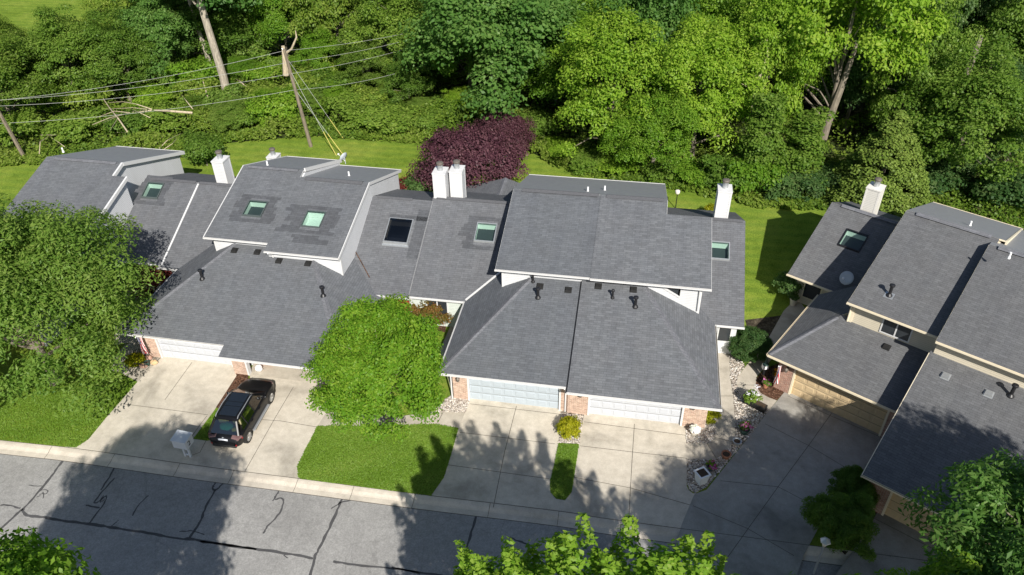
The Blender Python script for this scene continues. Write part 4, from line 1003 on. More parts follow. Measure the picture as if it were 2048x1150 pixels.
# right unit, set forward
RU0, RUR, rxl, rxr = 2.75, 10.4, 7.03, 15.5
zr = lambda y: 5.35 + .24 * (y - RU0)
C.roof('upper_roof', [(rxl, RU0, zr(RU0)), (rxr, RU0, zr(RU0)), (rxr, RUR, zr(RUR)), (rxl, RUR, zr(RUR))], M['roof_c']); C.roof('back_roof', [(rxl, RUR + .003, zr(RUR)), (rxr, RUR + .003, zr(RUR)), (rxr, 19, 4.2), (rxl, 19, 4.2)], M['roof_lightened'])
C.strip_cap('ridge_vent', (7.5, RUR - .05, zr(RUR) + .03), (14.5, RUR - .05, zr(RUR) + .03), .45, .1, M['cap'], .02)
C.shell('upper_wall', [(RU0 + .35, zr(RU0 + .35) - .17), (RUR, zr(RUR) - .17), (18.6, 4.15)], rxl + .06, rxr - .3, C.side); C.gutter((rxl, RU0, zr(RU0)), (rxr, RU0, zr(RU0)), (0, -1, 0), False)
C.rake((rxl, RU0, zr(RU0)), (rxl, RUR, zr(RUR)), (-1, 0, 0))
crp = (-5.05, 2.45, .235)
zq = lambda y: 2.45 + .235 * (y + 5.05)
C.roof('garage_roof', [(6.94, -5.05, 2.45), (14.6, -5.05, 2.45), (14.6, 3.2, zq(3.2)), (6.94, 3.2, zq(3.2))], M['roof_c'])
C.gutter((6.9, -5.05, 2.45), (14.6, -5.05, 2.45), (0, -1, 0)); C.rake((6.94, -5.05, 2.45), (6.94, 3.0, zq(3.0)), (-1, 0, 0), .03, .012, -.2)
b = MB(); P = [(7.2, -4.3, 0), (7.2, 4.2, 0), (7.2, 4.2, zq(3.2) - .2), (7.2, 3.0, zq(3) - .17), (7.2, -4.3, zq(-4.3) - .17)]; b.prism(P, (.15, 0, 0)); b.build('garage_wall', M['brick_c'], C.e)
dR = [8.3, 13.1]; C.garage_front(-4.45, 7.2, 14.3, 2.5, [dR], 'brick_c'); C.garage_door(-4.45, dR[0], dR[1], 'door_c', jamb='trim_c')
lc = lambda x, y: C.Ri @ (G(x, y) - C.O)
dL = [lc(1580, 787).x, lc(1580, 787).x + 4.9]; yd = lc(1580, 787).y
C.garage_front(yd - .1, .55, 7.19, 2.5, [dL], 'brick_c'); C.garage_door(yd - .1, dL[0], dL[1], 'door_c', jamb='trim_c')
b = MB(); b.box(.5, .62, yd + .2, 7.3, 0, 2.55); b.build('garage_wall', C.side, C.e)
C.gutter((0, 0, 2.45), (6.9, 0, 2.45), (0, -1, 0), False); C.gutter((0, 0, 2.45), (0, 7.0, 2.45), (-1, 0, 0), False)
# entry wing
ce = (7.86, 2.45, .465)
zc = lambda y: 2.45 + .465 * (y - 7.86)
ceR = 13.45
skC = C.skylight(ce, [Z5(605, 495), Z5(772, 548), Z5(698, 672), Z5(530, 620)])
C.roof('entry_roof', [(-2.36, 7.86, 2.45), (3.0, 7.86, 2.45), (3.0, ceR, zc(ceR)), (-2.36, ceR, zc(ceR))], M['roof_c'], [C.sky_hole(skC)]); C.roof('back_entry_roof', [(-2.36, ceR + .003, zc(ceR)), (3.0, ceR + .003, zc(ceR)), (3.0, 18, zc(ceR) - 2), (-2.36, 18, zc(ceR) - 2)], M['roof_c'])
C.strip_cap('ridge_vent', (-1.7, ceR, zc(ceR) + .03), (2.2, ceR, zc(ceR) + .03), .42, .08, M['cap'], .03); C.sky_build(skC, 'black')
C.shell('entry_wall', [(8.9, 2.75), (ceR, zc(ceR) - .17), (17.5, zc(ceR) - 2)], -2.0, 3.0, C.side); C.gutter((-2.4, 7.86, 2.45), (1.6, 7.86, 2.45), (0, -1, 0), False)
C.window(-1.5, -.35, 8.9, .5, 2.5, 1, fr='trim_c'); C.window(.1, 1.3, 8.9, .5, 2.4, 1, fr='trim_c')
c = C.at_y(1736, 428, ceR + .75); C.chimney(c.x, ceR + .75, zc(ceR) + 1.55, .85, .95, M['side_w'], M['trim_w'])
C.vents(cpl, [Z2(800, 455)]); C.vents(crp, [Z2(1200, 652), Z2(1492, 772)], 'metal', .36)
C.flue(cu, Z2(820, 103), .7, .085, plate='metal'); C.flue(crp, Z2(1640, 782), .7, .085)
C.stub((CR, zu(CR), (CBZ - zu(CR)) / (CB - CR)), Z5(1548, 465)); C.stub((RUR, zr(RUR), (4.2 - zr(RUR)) / (19 - RUR)), Z5(1848, 708))
C.wall_lamp(dL[0] - .45, yd - .1, 1.8)

# ------------------------------------------------------------------ trees and plants
def leaf_mesh(name, c, nrm, size, tint, m, rng, fold=.12, width=.62):
    """one mesh of separate leaf faces: centres, normals, lengths, tint 0..1"""
    n = len(c)
    nrm = nrm / np.linalg.norm(nrm, axis=1)[:, None]
    r = rng.normal(size=(n, 3)); t = r - nrm * (r * nrm).sum(1)[:, None]; t /= np.linalg.norm(t, axis=1)[:, None]; bt = np.cross(nrm, t)
    s = size[:, None]
    V = np.stack([c - t * s * .5, c + bt * s * width * .5 - nrm * s * fold + t * s * .05, c + t * s * .5 - nrm * s * fold * .6, c - bt * s * width * .5 - nrm * s * fold + t * s * .05], 1).reshape(-1, 3)
    me = bpy.data.meshes.new(name)
    me.vertices.add(4 * n); me.vertices.foreach_set('co', V.ravel())
    me.loops.add(4 * n); me.loops.foreach_set('vertex_index', np.arange(4 * n))
    me.polygons.add(n); me.polygons.foreach_set('loop_start', np.arange(0, 4 * n, 4))
    a = me.attributes.new('tint', 'FLOAT', 'FACE'); a.data.foreach_set('value', np.clip(tint, 0, 1).astype(np.float32))
    me.materials.append(m); me.update(calc_edges=True); me.validate()
    return me
def crown(name, seed, R_, z0, z1, m, nclump=90, nleaf=130, leaf=.4, shape='round', rc=.26, flat_=.75, hang=0.0, inner=.35, lump=.25, width=.62):
    """foliage as leaf clumps at the ends of boughs; returns mesh and the clump centres"""
    rng = np.random.default_rng(seed)
    H = (z1 - z0) / 2; zc = (z0 + z1) / 2
    cs, ns, ts, ss, cl = [], [], [], [], []
    for i in range(nclump):
        if shape == 'cone':
            u = rng.random() ** 1.35; rr = R_ * (1 - u) ** .75 * (.86 + .2 * rng.random()); a = rng.random() * 6.283
            q = np.array([math.cos(a) * rr, math.sin(a) * rr, z0 + (z1 - z0) * (.04 + .94 * u)]); rad = R_ * rc * (.6 + .8 * (1 - u))
        elif shape == 'column':
            u = rng.random(); a = rng.random() * 6.283; rr = R_ * (1 - .55 * u) * (.45 + .5 * rng.random()) * (1 + .35 * math.sin(a * 2 + u * 7))
            q = np.array([math.cos(a) * rr, math.sin(a) * rr, z0 + (z1 - z0) * u]); rad = R_ * rc * (.7 + .6 * rng.random())
        else:
            d = rng.normal(size=3); d /= np.linalg.norm(d)
            if d[2] < -.55: d[2] *= -.6
            k = inner + (1 - inner) * rng.random() ** .45
            lob = 1 + lump * math.sin(3 * math.atan2(d[1], d[0]) + seed) * (1 - abs(d[2])) + lump * .7 * math.sin(5 * d[2] + 2 * d[0] + seed * 2)
            k *= lob
            wide = 1.0 if shape != 'egg' else (1.08 - .35 * max(0, d[2]))
            q = np.array([d[0] * R_ * k * wide, d[1] * R_ * k * wide, zc + d[2] * H * k]); rad = R_ * rc * (.55 + .75 * rng.random())
        if shape == 'shoots' and i % 3:
            L_ = R_ * (.14 + .20 * rng.random()); n = int(nleaf * .8); t = rng.random(n); a = rng.random(n) * 6.283
            out = q[:2] / (np.linalg.norm(q[:2]) + .1); w_ = R_ * .07 * (1.15 - .9 * t) * np.sqrt(rng.random(n)) + .03
            p = np.stack([q[0] + out[0] * t * L_ * .35 + np.cos(a) * w_, q[1] + out[1] * t * L_ * .35 + np.sin(a) * w_, q[2] + t * L_], 1)
            nn = np.stack([np.cos(a), np.sin(a), np.full(n, .7)], 1) + rng.normal(size=(n, 3)) * .45
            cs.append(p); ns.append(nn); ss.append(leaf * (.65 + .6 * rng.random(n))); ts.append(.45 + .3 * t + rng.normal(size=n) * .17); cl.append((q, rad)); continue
        n = int(nleaf * (rad / (R_ * rc)) ** 1.6) + 8
        dv = rng.normal(size=(n, 3)); dv /= np.linalg.norm(dv, axis=1)[:, None]
        dv[:, 2] = np.where(rng.random(n) < .7, np.abs(dv[:, 2]), dv[:, 2])
        rr = rad * (.35 + .75 * rng.random(n) ** .6)
        p = q + dv * rr[:, None] * np.array([1, 1, flat_])
        if hang: p[:, 2] -= hang * (np.linalg.norm(p[:, :2] - q[:2], axis=1) / rad) ** 2 * rad
        od = q - np.array([0, 0, zc]); od /= (np.linalg.norm(od) + 1e-6)
        nn = dv * .55 + np.array([0, 0, .55]) + od * .25 + rng.normal(size=(n, 3)) * .42
        cs.append(p); ns.append(nn); ss.append(leaf * (.65 + .7 * rng.random(n)))
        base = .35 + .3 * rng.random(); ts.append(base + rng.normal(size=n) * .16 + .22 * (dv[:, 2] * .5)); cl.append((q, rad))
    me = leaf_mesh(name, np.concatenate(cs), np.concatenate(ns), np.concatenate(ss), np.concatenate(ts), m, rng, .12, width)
    return me, cl
def trunk_mesh(name, seed, h, r, m, clumps=(), nb=14, lean=(0, 0), top=.8, fork=None):
    rr = random.Random(seed); b = MB(); pts = []
    n = 7
    for i in range(n + 1):
        t = i / n; pts.append(Vector((lean[0] * t + rr.uniform(-.12, .12) * r * 3 * t, lean[1] * t + rr.uniform(-.12, .12) * r * 3 * t, h * top * t - .1)))
    b.tube(pts, [r * 1.35] + [r * (1 - .75 * i / n) for i in range(1, n + 1)], 8)
    sel = sorted(clumps, key=lambda c: c[0][2]); step = max(1, len(sel) // max(1, nb))
    for q, rad in sel[::step][:nb]:
        q = Vector(q); z = max(h * .12, min(h * top * .95, q.z * .62)); t = (z + .1) / (h * top); k = min(n - 1, int(t * n)); base = pts[k].lerp(pts[k + 1], t * n - k)
        mid = base.lerp(q, .5) + Vector((0, 0, .12 * (q - base).length)); s = r * (1 - .75 * t) * .5
        b.tube([base, base.lerp(mid, .5) + Vector((0, 0, .05)), mid, q], [s, s * .75, s * .5, s * .15], 5, cap=False)
    me_o = b.build(name, m, uv=False); me = me_o.data; bpy.data.objects.remove(me_o)
    return me
KIND = {}
def kind(key, R_, h, z0, m, bk, seed, tr=.22, **kw):
    me, cl = crown('crown', seed, R_, z0, h, M[m], **kw)
    KIND[key] = (me, trunk_mesh('trunk', seed, h, tr, M[bk], cl), R_, h)
def place(key, name, label, cat, X, Y, R_=None, h=None, rz=None, group=None, m=None, z=0.0, sx=1.0):
    cm, tm, R0, h0 = KIND[key]
    o = empty(name, (X, Y, z), R.uniform(0, 6.28) if rz is None else rz, label, cat, group)
    s = (R_ or R0) / R0; sz = (h or h0) / h0
    for nm, me in (('crown', cm), ('trunk', tm)):
        c = bpy.data.objects.new(nm, me); col.objects.link(c); c.parent = o; c.scale = (s * (sx if nm == 'crown' else 1), s, sz)
        if m and nm == 'crown':
            c.material_slots[0].link = 'OBJECT'; c.material_slots[0].material = M[m]
    return o
# kinds shared in the wood
kind('w1', 4.5, 11, .9, 'f_mid', 'bark', 11, nclump=130, nleaf=300, leaf=.24, width=.5)
kind('w2', 4.5, 11, .7, 'f_mid', 'bark', 23, nclump=150, nleaf=250, leaf=.23, shape='egg', rc=.23)
kind('w3', 4.5, 11, 1.0, 'f_deep', 'bark', 37, nclump=110, nleaf=340, leaf=.25, rc=.28)
kind('w4', 4.5, 11, .4, 'f_lite', 'bark', 41, nclump=170, nleaf=240, leaf=.22, rc=.21, hang=.15, width=.5)
kind('bush', 1.5, 2.1, .1, 'f_mid', 'bark', 53, tr=.05, nclump=46, nleaf=120, leaf=.19, rc=.34, lump=.35)
kind('bush2', 1.5, 1.8, .05, 'f_lite', 'bark', 59, tr=.05, nclump=50, nleaf=110, leaf=.17, rc=.32, lump=.3)
# hero trees
kind('maple', 3.55, 7.6, .6, 'f_maple', 'bark', 5, tr=.16, nclump=330, nleaf=190, leaf=.145, rc=.17, inner=.5, lump=.08)
kind('ash', 5.9, 10.3, .5, 'f_ash', 'bark', 71, tr=.26, nclump=300, nleaf=420, leaf=.20, rc=.17, hang=.42, inner=.42, lump=.15, width=.40, shape='egg')
kind('front1', 4.0, 12.0, 2.2, 'f_lite', 'bark', 83, tr=.22, nclump=560, nleaf=260, leaf=.135, rc=.16, inner=.25, lump=.14, flat_=1.1, shape='shoots')
kind('front2', 4.8, 11.8, 3, 'f_lite', 'bark', 97, tr=.22, nclump=330, nleaf=260, leaf=.21, rc=.17, width=.5, inner=.35, lump=.15)
kind('front3', 5.6, 11.5, 2.0, 'f_ash', 'bark', 101, tr=.25, nclump=330, nleaf=330, leaf=.25, rc=.16, width=.34, inner=.35, lump=.18, hang=.2)
kind('plum', 4.1, 4.7, .4, 'f_purple', 'bark', 113, tr=.16, nclump=210, nleaf=170, leaf=.19, shape='egg', rc=.2, inner=.5, lump=.1)
kind('arb', 2.5, 7.0, .1, 'f_arb', 'bark', 127, tr=.15, nclump=280, nleaf=130, leaf=.17, shape='cone', rc=.2)
kind('vine', 1.5, 7.5, .1, 'f_mid', 'dead', 131, tr=.25, nclump=80, nleaf=170, leaf=.21, shape='column', rc=.45)
kind('roundshrub', .6, .8, .02, 'f_gold', 'bark', 137, tr=.03, nclump=70, nleaf=60, leaf=.085, rc=.28, inner=.7, lump=.03)
kind('spiky', 1.7, 2.6, .1, 'f_deep', 'bark', 139, tr=.06, nclump=110, nleaf=330, leaf=.17, rc=.24, inner=.4, width=.25)
kind('boxwood', 1.25, 1.7, .03, 'f_dark', 'bark', 149, tr=.06, nclump=200, nleaf=150, leaf=.075, rc=.2, inner=.82, lump=.03)
kind('bronze', 1.35, 2.0, .1, 'f_bronze', 'bark', 151, tr=.05, nclump=70, nleaf=90, leaf=.14, rc=.3)
kind('redmaple', 1.9, 2.3, .3, 'f_red', 'bark', 157, tr=.06, nclump=80, nleaf=100, leaf=.16, rc=.26)

place('maple', 'maple_tree', 'round bright green maple on the front lawn between the two duplexes', 'tree', -11.75, 27.2, 3.2, 7.8, rz=.4)
place('ash', 'ash_tree', 'big broad ash tree on the lawn at the left edge, hiding the end house', 'tree', -31.9, 27.7, 6.1, 11.2, rz=1.0)
place('front1', 'street_tree', 'yellow-green tree top rising from the bottom edge at the middle of the street', 'tree', .9, 10.5, 4.0, 13.4, rz=0, sx=1.45)
place('front2', 'street_tree', 'tree top in the bottom left corner beside the road', 'tree', -15.3, 5.6, 4.3, 16.8, rz=2.0)
place('front3', 'street_tree', 'large dark green tree in the bottom right corner by the brick garage', 'tree', 15.8, 15.4, 5.6, 13.2, rz=.3, m='f_deep')
place('front2', 'street_tree', 'tall tree below the picture that shades the right driveway', 'tree', 12.3, 8.8, 4.4, 15.4, 1.0)
place('front3', 'street_tree', 'tall green tree standing past the right edge that shades the brick garage roof', 'tree', 19.6, 15.2, 4.9, 14.6, 2.6)
place('front3', 'street_tree', 'lower sunlit tree top at the bottom right beside the lamp post', 'tree', 11.3, 13.4, 4.6, 11.0, 2.2, m='f_lite')
place('plum', 'plum_tree', 'dark purple plum tree on the back lawn behind the twin chimneys', 'tree', -13.0, 53.2, 3.9, 5.0, rz=.2)
place('plum', 'plum_tree', 'smaller purple tree peeping out behind the dark plum tree', 'tree', -11.5, 59.6, 2.3, 3.9, 1.9)
place('arb', 'arborvitae', 'olive green cone-shaped arborvitae beside the cream chimney', 'tree', 18.2, 55.8, 3.2, 7.6, rz=.5)

# the wood behind: notable trees first
place('w3', 'broad_tree', 'broad deep green tree right above the purple plum tree', 'tree', -13.5, 66.0, 6.6, 14.5, .3)
place('w4', 'tall_tree', 'tall yellow-green tree standing above the ridge of the middle duplex', 'tree', -2.4, 60.2, 5.0, 13.0, .5)
place('w4', 'tall_tree', 'yellow-green tree just left of the bare grey snag', 'tree', 4.4, 60.6, 4.7, 13.0, 2.6)
place('w4', 'tall_tree', 'lower yellow-green tree in front of the two tall ones', 'tree', 1.2, 57.6, 3.3, 8.0, 4.0)
o = place('w2', 'tall_tree', 'yellow-green tree with long bare trunk above the cream house wing', 'tree', 15.2, 63.5, 5.2, 16.5, 1.2, m='f_lite'); o.children[0].location.z = 3.0
b = MB(); b.tube([(14.9, 62.7, 0), (15.1, 62.9, 3.2), (15.6, 63.3, 6.5), (16.0, 63.6, 10)], [.42, .33, .26, .16], 9)
t_ = b.build('trunk', M['bark'], o, uv=False); t_.matrix_parent_inverse = Matrix.LocRotScale(o.location, o.rotation_euler, None).inverted()
place('vine', 'vine_covered_snag', 'leaning dead trunk wrapped in green vines right of the white chimney', 'tree', 9.3, 57.2, 1.7, 7.5, 0)
place('vine', 'vine_covered_snag', 'lower leafy stump covered in vines left of the long bare trunk', 'tree', 12.6, 58.2, 1.9, 6.0, 2)
wood = [(-13.5, 66.0, 5.0), (-2.4, 60.2, 4), (4.4, 60.6, 4), (15.2, 63.5, 3), (9.3, 57.2, 2.5), (12.6, 58.2, 2.5)]
SPOT = {'w1': 0, 'w2': 0, 'w3': 0, 'w4': 0}
def okspot(x, y, d):
    return all((x - a) ** 2 + (y - c) ** 2 > (d * .55 + e * .6) ** 2 for a, c, e in wood)
def inview(x, y, h, r_):
    c = Vector((x, y, h)) - EYE; zf = c.dot(fw)
    if zf < 1: return False
    u, v = 1024 + FPX * c.dot(rt) / zf, 575 + FPX * c.dot(dn) / zf; m_ = FPX * r_ / zf
    c2 = Vector((x, y, 0)) - EYE; v2 = 575 + FPX * c2.dot(dn) / c2.dot(fw)
    return -m_ < u < 2048 + m_ and v2 > -40
LAB = {'a': 'mid green leafy tree in the wood above the far left house', 'b': 'green tree in the thick wood behind the utility pole', 'c': 'deep green tree in the wood above the middle duplex', 'd': 'dark shaded tree in the wood above the cream house'}
GRP = {'a': 'leafy trees above the far left house', 'b': 'trees behind the utility pole', 'c': 'trees above the middle duplex', 'd': 'dark trees above the cream house'}
for (x, y, r_, h_, ky, mm) in ((35, 262, 4.0, 9.0, 'w1', 'f_brush'), (165, 222, 3.8, 9.5, 'w2', None), (262, 205, 3.4, 8.5, 'w1', None), (345, 175, 3.6, 9.5, 'w3', None), (515, 130, 3.4, 9.0, 'w3', 'f_mid'), (655, 170, 2.6, 5.5, 'w2', 'f_lite'), (740, 190, 2.8, 6.0, 'w4', 'f_brush'), (820, 215, 2.4, 5.0, 'w2', 'f_mid')):
    q = G(x, y); g = 'a' if x < 300 else 'b'; wood.append((q.x, q.y, r_ * .8)); place(ky, 'woodland_tree', LAB[g], 'tree', q.x, q.y, r_, h_, None, GRP[g], mm)
rw = random.Random(21); tries = 0; cnt = 0
while tries < 2600:
    tries += 1
    x = rw.uniform(-95, 62); y = rw.uniform(50, 112)
    edge = np.interp(x, [-95, -62, -50, -38, -22, -8, 3, 12, 20, 30, 44, 62], [50, 57, 72, 76, 72, 67, 62, 62, 61, 57, 52, 46])
    if y < edge: continue
    if x < -40 and y > 82 + (x + 95) * .18: continue
    if -40 < x < -26 and 84 < y < 100: continue
    if -84 < x < -58 and y > 70: continue
    big = rw.uniform(3.2, 5.0); hh = rw.uniform(8.5, 15.0)
    if x < -20 and y > 78: hh *= .8
    if x < -52: hh = rw.uniform(9, 13)
    if -82 < x < -54 and y > 64: hh = min(hh, 6.5); big = min(big, 3.4)
    if not okspot(x, y, big) or not inview(x, y, hh, big): continue
    wood.append((x, y, big)); cnt += 1
    g = 'a' if x < -45 else 'b' if x < -20 else 'c' if x < 13 else 'd'
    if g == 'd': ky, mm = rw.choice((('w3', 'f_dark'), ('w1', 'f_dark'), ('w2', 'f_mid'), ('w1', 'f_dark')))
    elif g == 'c': ky, mm = rw.choice((('w3', None), ('w4', None), ('w1', None), ('w2', 'f_lite')))
    elif g == 'b': ky, mm = rw.choice((('w1', None), ('w2', 'f_brush'), ('w1', 'f_lite'), ('w2', None)))
    else: ky, mm = rw.choice((('w1', None), ('w2', 'f_brush'), ('w3', 'f_mid'), ('w4', 'f_brush')))
    place(ky, 'woodland_tree', LAB[g], 'tree', x, y, big, hh, None, GRP[g], mm)
print('wood trees', cnt)

# two tall pale trunks with crowns mostly above the picture
o = empty('cottonwood_tree', (-40.1, 66.2, 0), 0, 'tall tree with the thick pale leaning trunk left of the utility pole', 'tree')
b = MB(); b.tube([(0, 0, -.1), (-.15, .3, 3.0), (-.5, .5, 6), (-.9, .8, 9), (-1.3, 1.2, 12.5), (-1.2, 1.5, 16)], [.46, .38, .35, .31, .25, .12], 10); b.tube([(-.9, .8, 9), (-2.4, .8, 11), (-4, 1, 12)], [.16, .11, .05], 6); b.build('trunk', M['bark_l'], o, uv=False)
me, cl = crown('crown', 205, 4.2, 7.0, 17, M['f_deep'], nclump=60, nleaf=110, leaf=.42, rc=.3)
c = bpy.data.objects.new('crown', me); col.objects.link(c); c.parent = o; c.location = (-3.4, 2.5, 0)
o = empty('cottonwood_tree', (-44.6, 72.0, 0), 0, 'thinner pale trunk just behind the thick leaning one', 'tree')
b = MB(); b.tube([(0, 0, -.1), (-.2, 0, 3), (-.7, .2, 7), (-1.0, .4, 12)], [.27, .24, .21, .1], 9); b.build('trunk', M['bark_l'], o, uv=False)
c = bpy.data.objects.new('crown', me); col.objects.link(c); c.parent = o; c.location = (1.5, 1.5, -1.5)
# dead snags
def snag(name, label, paths, m='dead'):
    b = MB()
    P0 = Vector(paths[0][0][0]); o = empty(name, (P0.x, P0.y, 0), 0, label, 'dead tree')
    for pts, rd in paths: b.tube([Vector(p) - Vector((P0.x, P0.y, 0)) for p in pts], rd, 7)
    b.build('trunk', M[m], o, uv=False)
p = lambda x, y, Y: PY(x, y, Y)
snag('dead_snag', 'broken dead stub with a curved branch behind the pole top', [([p(572, 150, 66) * 1, p(570, 118, 66), p(566, 92, 66)], [.3, .26, .16]), ([p(570, 108, 66), p(583, 98, 65.8), p(593, 75, 65.8), p(591, 61, 65.8)], [.13, .1, .08, .03])])
snag('dead_snag', 'bare forked dead tree standing in the shade right of the yellow-green trees', [([p(1502, 235, 60.5), p(1508, 185, 60.5), p(1520, 150, 60.6), p(1535, 110, 60.8), p(1533, 60, 61)], [.18, .15, .11, .07, .02]), ([p(1511, 165, 60.5), p(1512, 135, 60.4)], [.08, .03]), ([p(1505, 180, 60.5), p(1483, 167, 60.3)], [.04, .015]), ([p(1518, 202, 60.4), p(1542, 181, 60.2)], [.05, .02]), ([p(1484, 215, 60.2), p(1452, 193, 60)], [.03, .012])])
snag('dead_snag', 'pale hooked dead branch sticking out of the vine-covered stump', [([p(1515, 270, 58), p(1525, 240, 58), p(1535, 222, 57.8), p(1552, 221, 57.6)], [.14, .1, .08, .04])])
snag('dead_snag', 'long leaning dead trunk in the dark wood at the upper right', [([p(1925, 175, 66), p(1945, 120, 67), p(1962, 70, 68)], [.3, .26, .2]), ([p(1850, 232, 65), p(1900, 198, 65)], [.05, .12])], 'bark')
# fallen branches in the brush, left
def fallen(label, lines, m='dead', z=2.2, o_=(0, 0), s=2.926):
    o = None; b = MB(); P0 = None
    for pts, rd in lines:
        P = [G(x / s, y / s, z + .5 * math.sin(i * 1.7)) for i, (x, y) in enumerate(pts)]
        if P0 is None: P0 = Vector((P[0].x, P[0].y, 0))
        k = len(P); b.tube([q - P0 for q in P], [rd * .7 * (1 - .8 * i / (k - 1)) for i in range(k)], 6)
    o = b.build('fallen_branch', M[m], uv=False); o.location = P0; tag(o, label, 'branch')
fallen('long pale fallen limb with fine twigs lying over the brush', [([(1125, 660), (1000, 650), (890, 645), (760, 660), (640, 690), (540, 730)], .16), ([(890, 640), (800, 610), (720, 595), (630, 600)], .07), ([(760, 660), (670, 650), (560, 690)], .06), ([(880, 690), (820, 660), (770, 640)], .05), ([(860, 640), (780, 630), (600, 640)], .05), ([(690, 680), (600, 720)], .04)], z=2.4)
fallen('thin straight dead pole leaning across the brush', [([(745, 770), (690, 690), (640, 630), (580, 540), (530, 500)], .10), ([(690, 690), (640, 770)], .04)], z=2.5)
fallen('dead branches piled at the foot of the pale trunk', [([(1490, 545), (1420, 490), (1390, 460), (1340, 420)], .12), ([(1430, 530), (1400, 480)], .07), ([(1470, 540), (1380, 460)], .05)], z=1.3)
fallen('bare grey sapling stems beside the pale trunk', [([(1218, 575), (1190, 480), (1165, 400), (1150, 340)], .10), ([(1250, 490), (1215, 440), (1190, 400)], .08), ([(1130, 640), (1090, 590), (1060, 550)], .07)], z=2.0)
fallen('twiggy dead branches at the left edge of the brush', [([(230, 900), (235, 830), (290, 795), (405, 785)], .06), ([(240, 790), (330, 790)], .05), ([(380, 860), (340, 830), (290, 800)], .04)], z=1.2)
fallen('dry brown brush heap above the left houses', [([(930, 870), (980, 820), (1060, 780)], .06), ([(950, 880), (1010, 840), (1040, 800)], .05), ([(900, 860), (960, 790)], .04), ([(640, 775), (740, 775)], .05)], z=.7)

# bushes along the edge of the wood
BL = [(20, 300, 2.2, 2.6), (150, 290, 2.4, 2.5), (260, 282, 2.2, 2.2), (330, 268, 2.3, 2.4), (405, 340, 1.7, 2.5), (430, 262, 2.0, 1.8), (500, 262, 2.0, 1.8), (560, 262, 1.8, 1.5), (735, 270, 2.6, 2.2), (790, 272, 2.2, 2.0), (700, 245, 2.4, 2.4), (650, 215, 2.5, 2.8), (870, 275, 1.8, 2.0), (1060, 290, 1.9, 2.4), (1120, 320, 1.6, 1.2), (1175, 345, 1.8, 1.3), (1235, 350, 2.0, 1.2), (1315, 362, 1.6, 1.6), (1385, 378, 1.7, 1.5), (1450, 390, 1.9, 2.8), (1500, 400, 2.0, 2.8), (1560, 400, 1.8, 2.2), (1620, 400, 1.7, 1.8), (1850, 400, 2.2, 2.6), (1920, 380, 2.4, 3.0), (2010, 430, 2.4, 3.0), (1680, 395, 1.8, 2.0)]
for i, (x, y, r_, h_) in enumerate(BL):
    q = G(x, y)
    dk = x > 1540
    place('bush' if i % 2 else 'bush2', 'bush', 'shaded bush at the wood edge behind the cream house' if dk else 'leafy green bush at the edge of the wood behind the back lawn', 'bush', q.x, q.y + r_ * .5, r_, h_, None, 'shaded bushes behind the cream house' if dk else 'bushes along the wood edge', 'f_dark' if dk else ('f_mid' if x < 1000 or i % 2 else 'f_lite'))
# thickets in the brush behind the left houses
rb = random.Random(5); th = []
while len(th) < 44:
    x, y = rb.uniform(-62, -16), rb.uniform(58, 80)
    if y < np.interp(x, [-62, -50, -38, -25, -16], [55, 58, 60.5, 64, 64]) or y > np.interp(x, [-62, -50, -38, -25, -16], [60, 73, 78, 76, 70]) or any((x - a) ** 2 + (y - c) ** 2 < 4.5 for a, c in th): continue
    th.append((x, y)); r_ = rb.uniform(1.3, 2.3)
    place(rb.choice(('bush', 'bush2', 'w4', 'w2')), 'thicket_shrub', 'sunlit wild shrub among the brush around the utility pole', 'shrub', x, y, r_, r_ * rb.uniform(1.1, 1.8), None, 'wild shrubs in the brush around the utility pole', rb.choice(('f_lite', 'f_brush', 'f_lite', 'f_ash')))
# garden shrubs
def shrub(key, name, label, x, y, r_, h_, m=None, cat='shrub'):
    q = G(x, y); return place(key, name, label, cat, q.x, q.y, r_, h_, None, None, m)
shrub('roundshrub', 'golden_shrub', 'round golden shrub in the gravel strip between two driveways', 1137, 866, .60, .85)
shrub('roundshrub', 'golden_shrub', 'small golden shrub against the brick corner of the middle duplex', 1417, 839, .5, .8)
shrub('roundshrub', 'golden_shrub', 'tufted golden grass shrub beside the left garage', 273, 727, .50, .6)
shrub('boxwood', 'boxwood_shrub', 'round dark green boxwood between the two paths', 1494, 713, 1.15, 1.75)
shrub('bronze', 'bronze_shrub', 'reddish-green shrub by the red front door', 856, 648, 1.25, 1.9)
shrub('bronze', 'rose_bush', 'low red rose bush at the foot of the reddish-green shrub', 873, 646, .55, .7, 'f_red')
shrub('redmaple', 'japanese_maple', 'dark red maple bush in the courtyard beside the left garage roof', 313, 585, 1.9, 2.3)
shrub('bush2', 'red_bush', 'small dark red bush left of the twin chimneys', 808, 390, 1.0, 1.3, 'f_red')
shrub('roundshrub', 'yellow_flower_bush', 'bright yellow flowering bush at the foot of the white chimney', 1420, 437, .55, 1.1)
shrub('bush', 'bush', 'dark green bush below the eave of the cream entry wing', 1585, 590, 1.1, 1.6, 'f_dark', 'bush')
shrub('spiky', 'yew_shrub', 'dark yew at the brick corner of the right garage', 1698, 1003, .95, 2.0, 'f_mid')
shrub('spiky', 'yew_shrub', 'large dark yew behind the lamp post', 1668, 1085, 1.4, 2.7, 'f_mid')
shrub('bush', 'bush', 'bush at the base of the purple plum, green at its left', 855, 395, 1.6, 2.0, 'f_dark', 'bush')
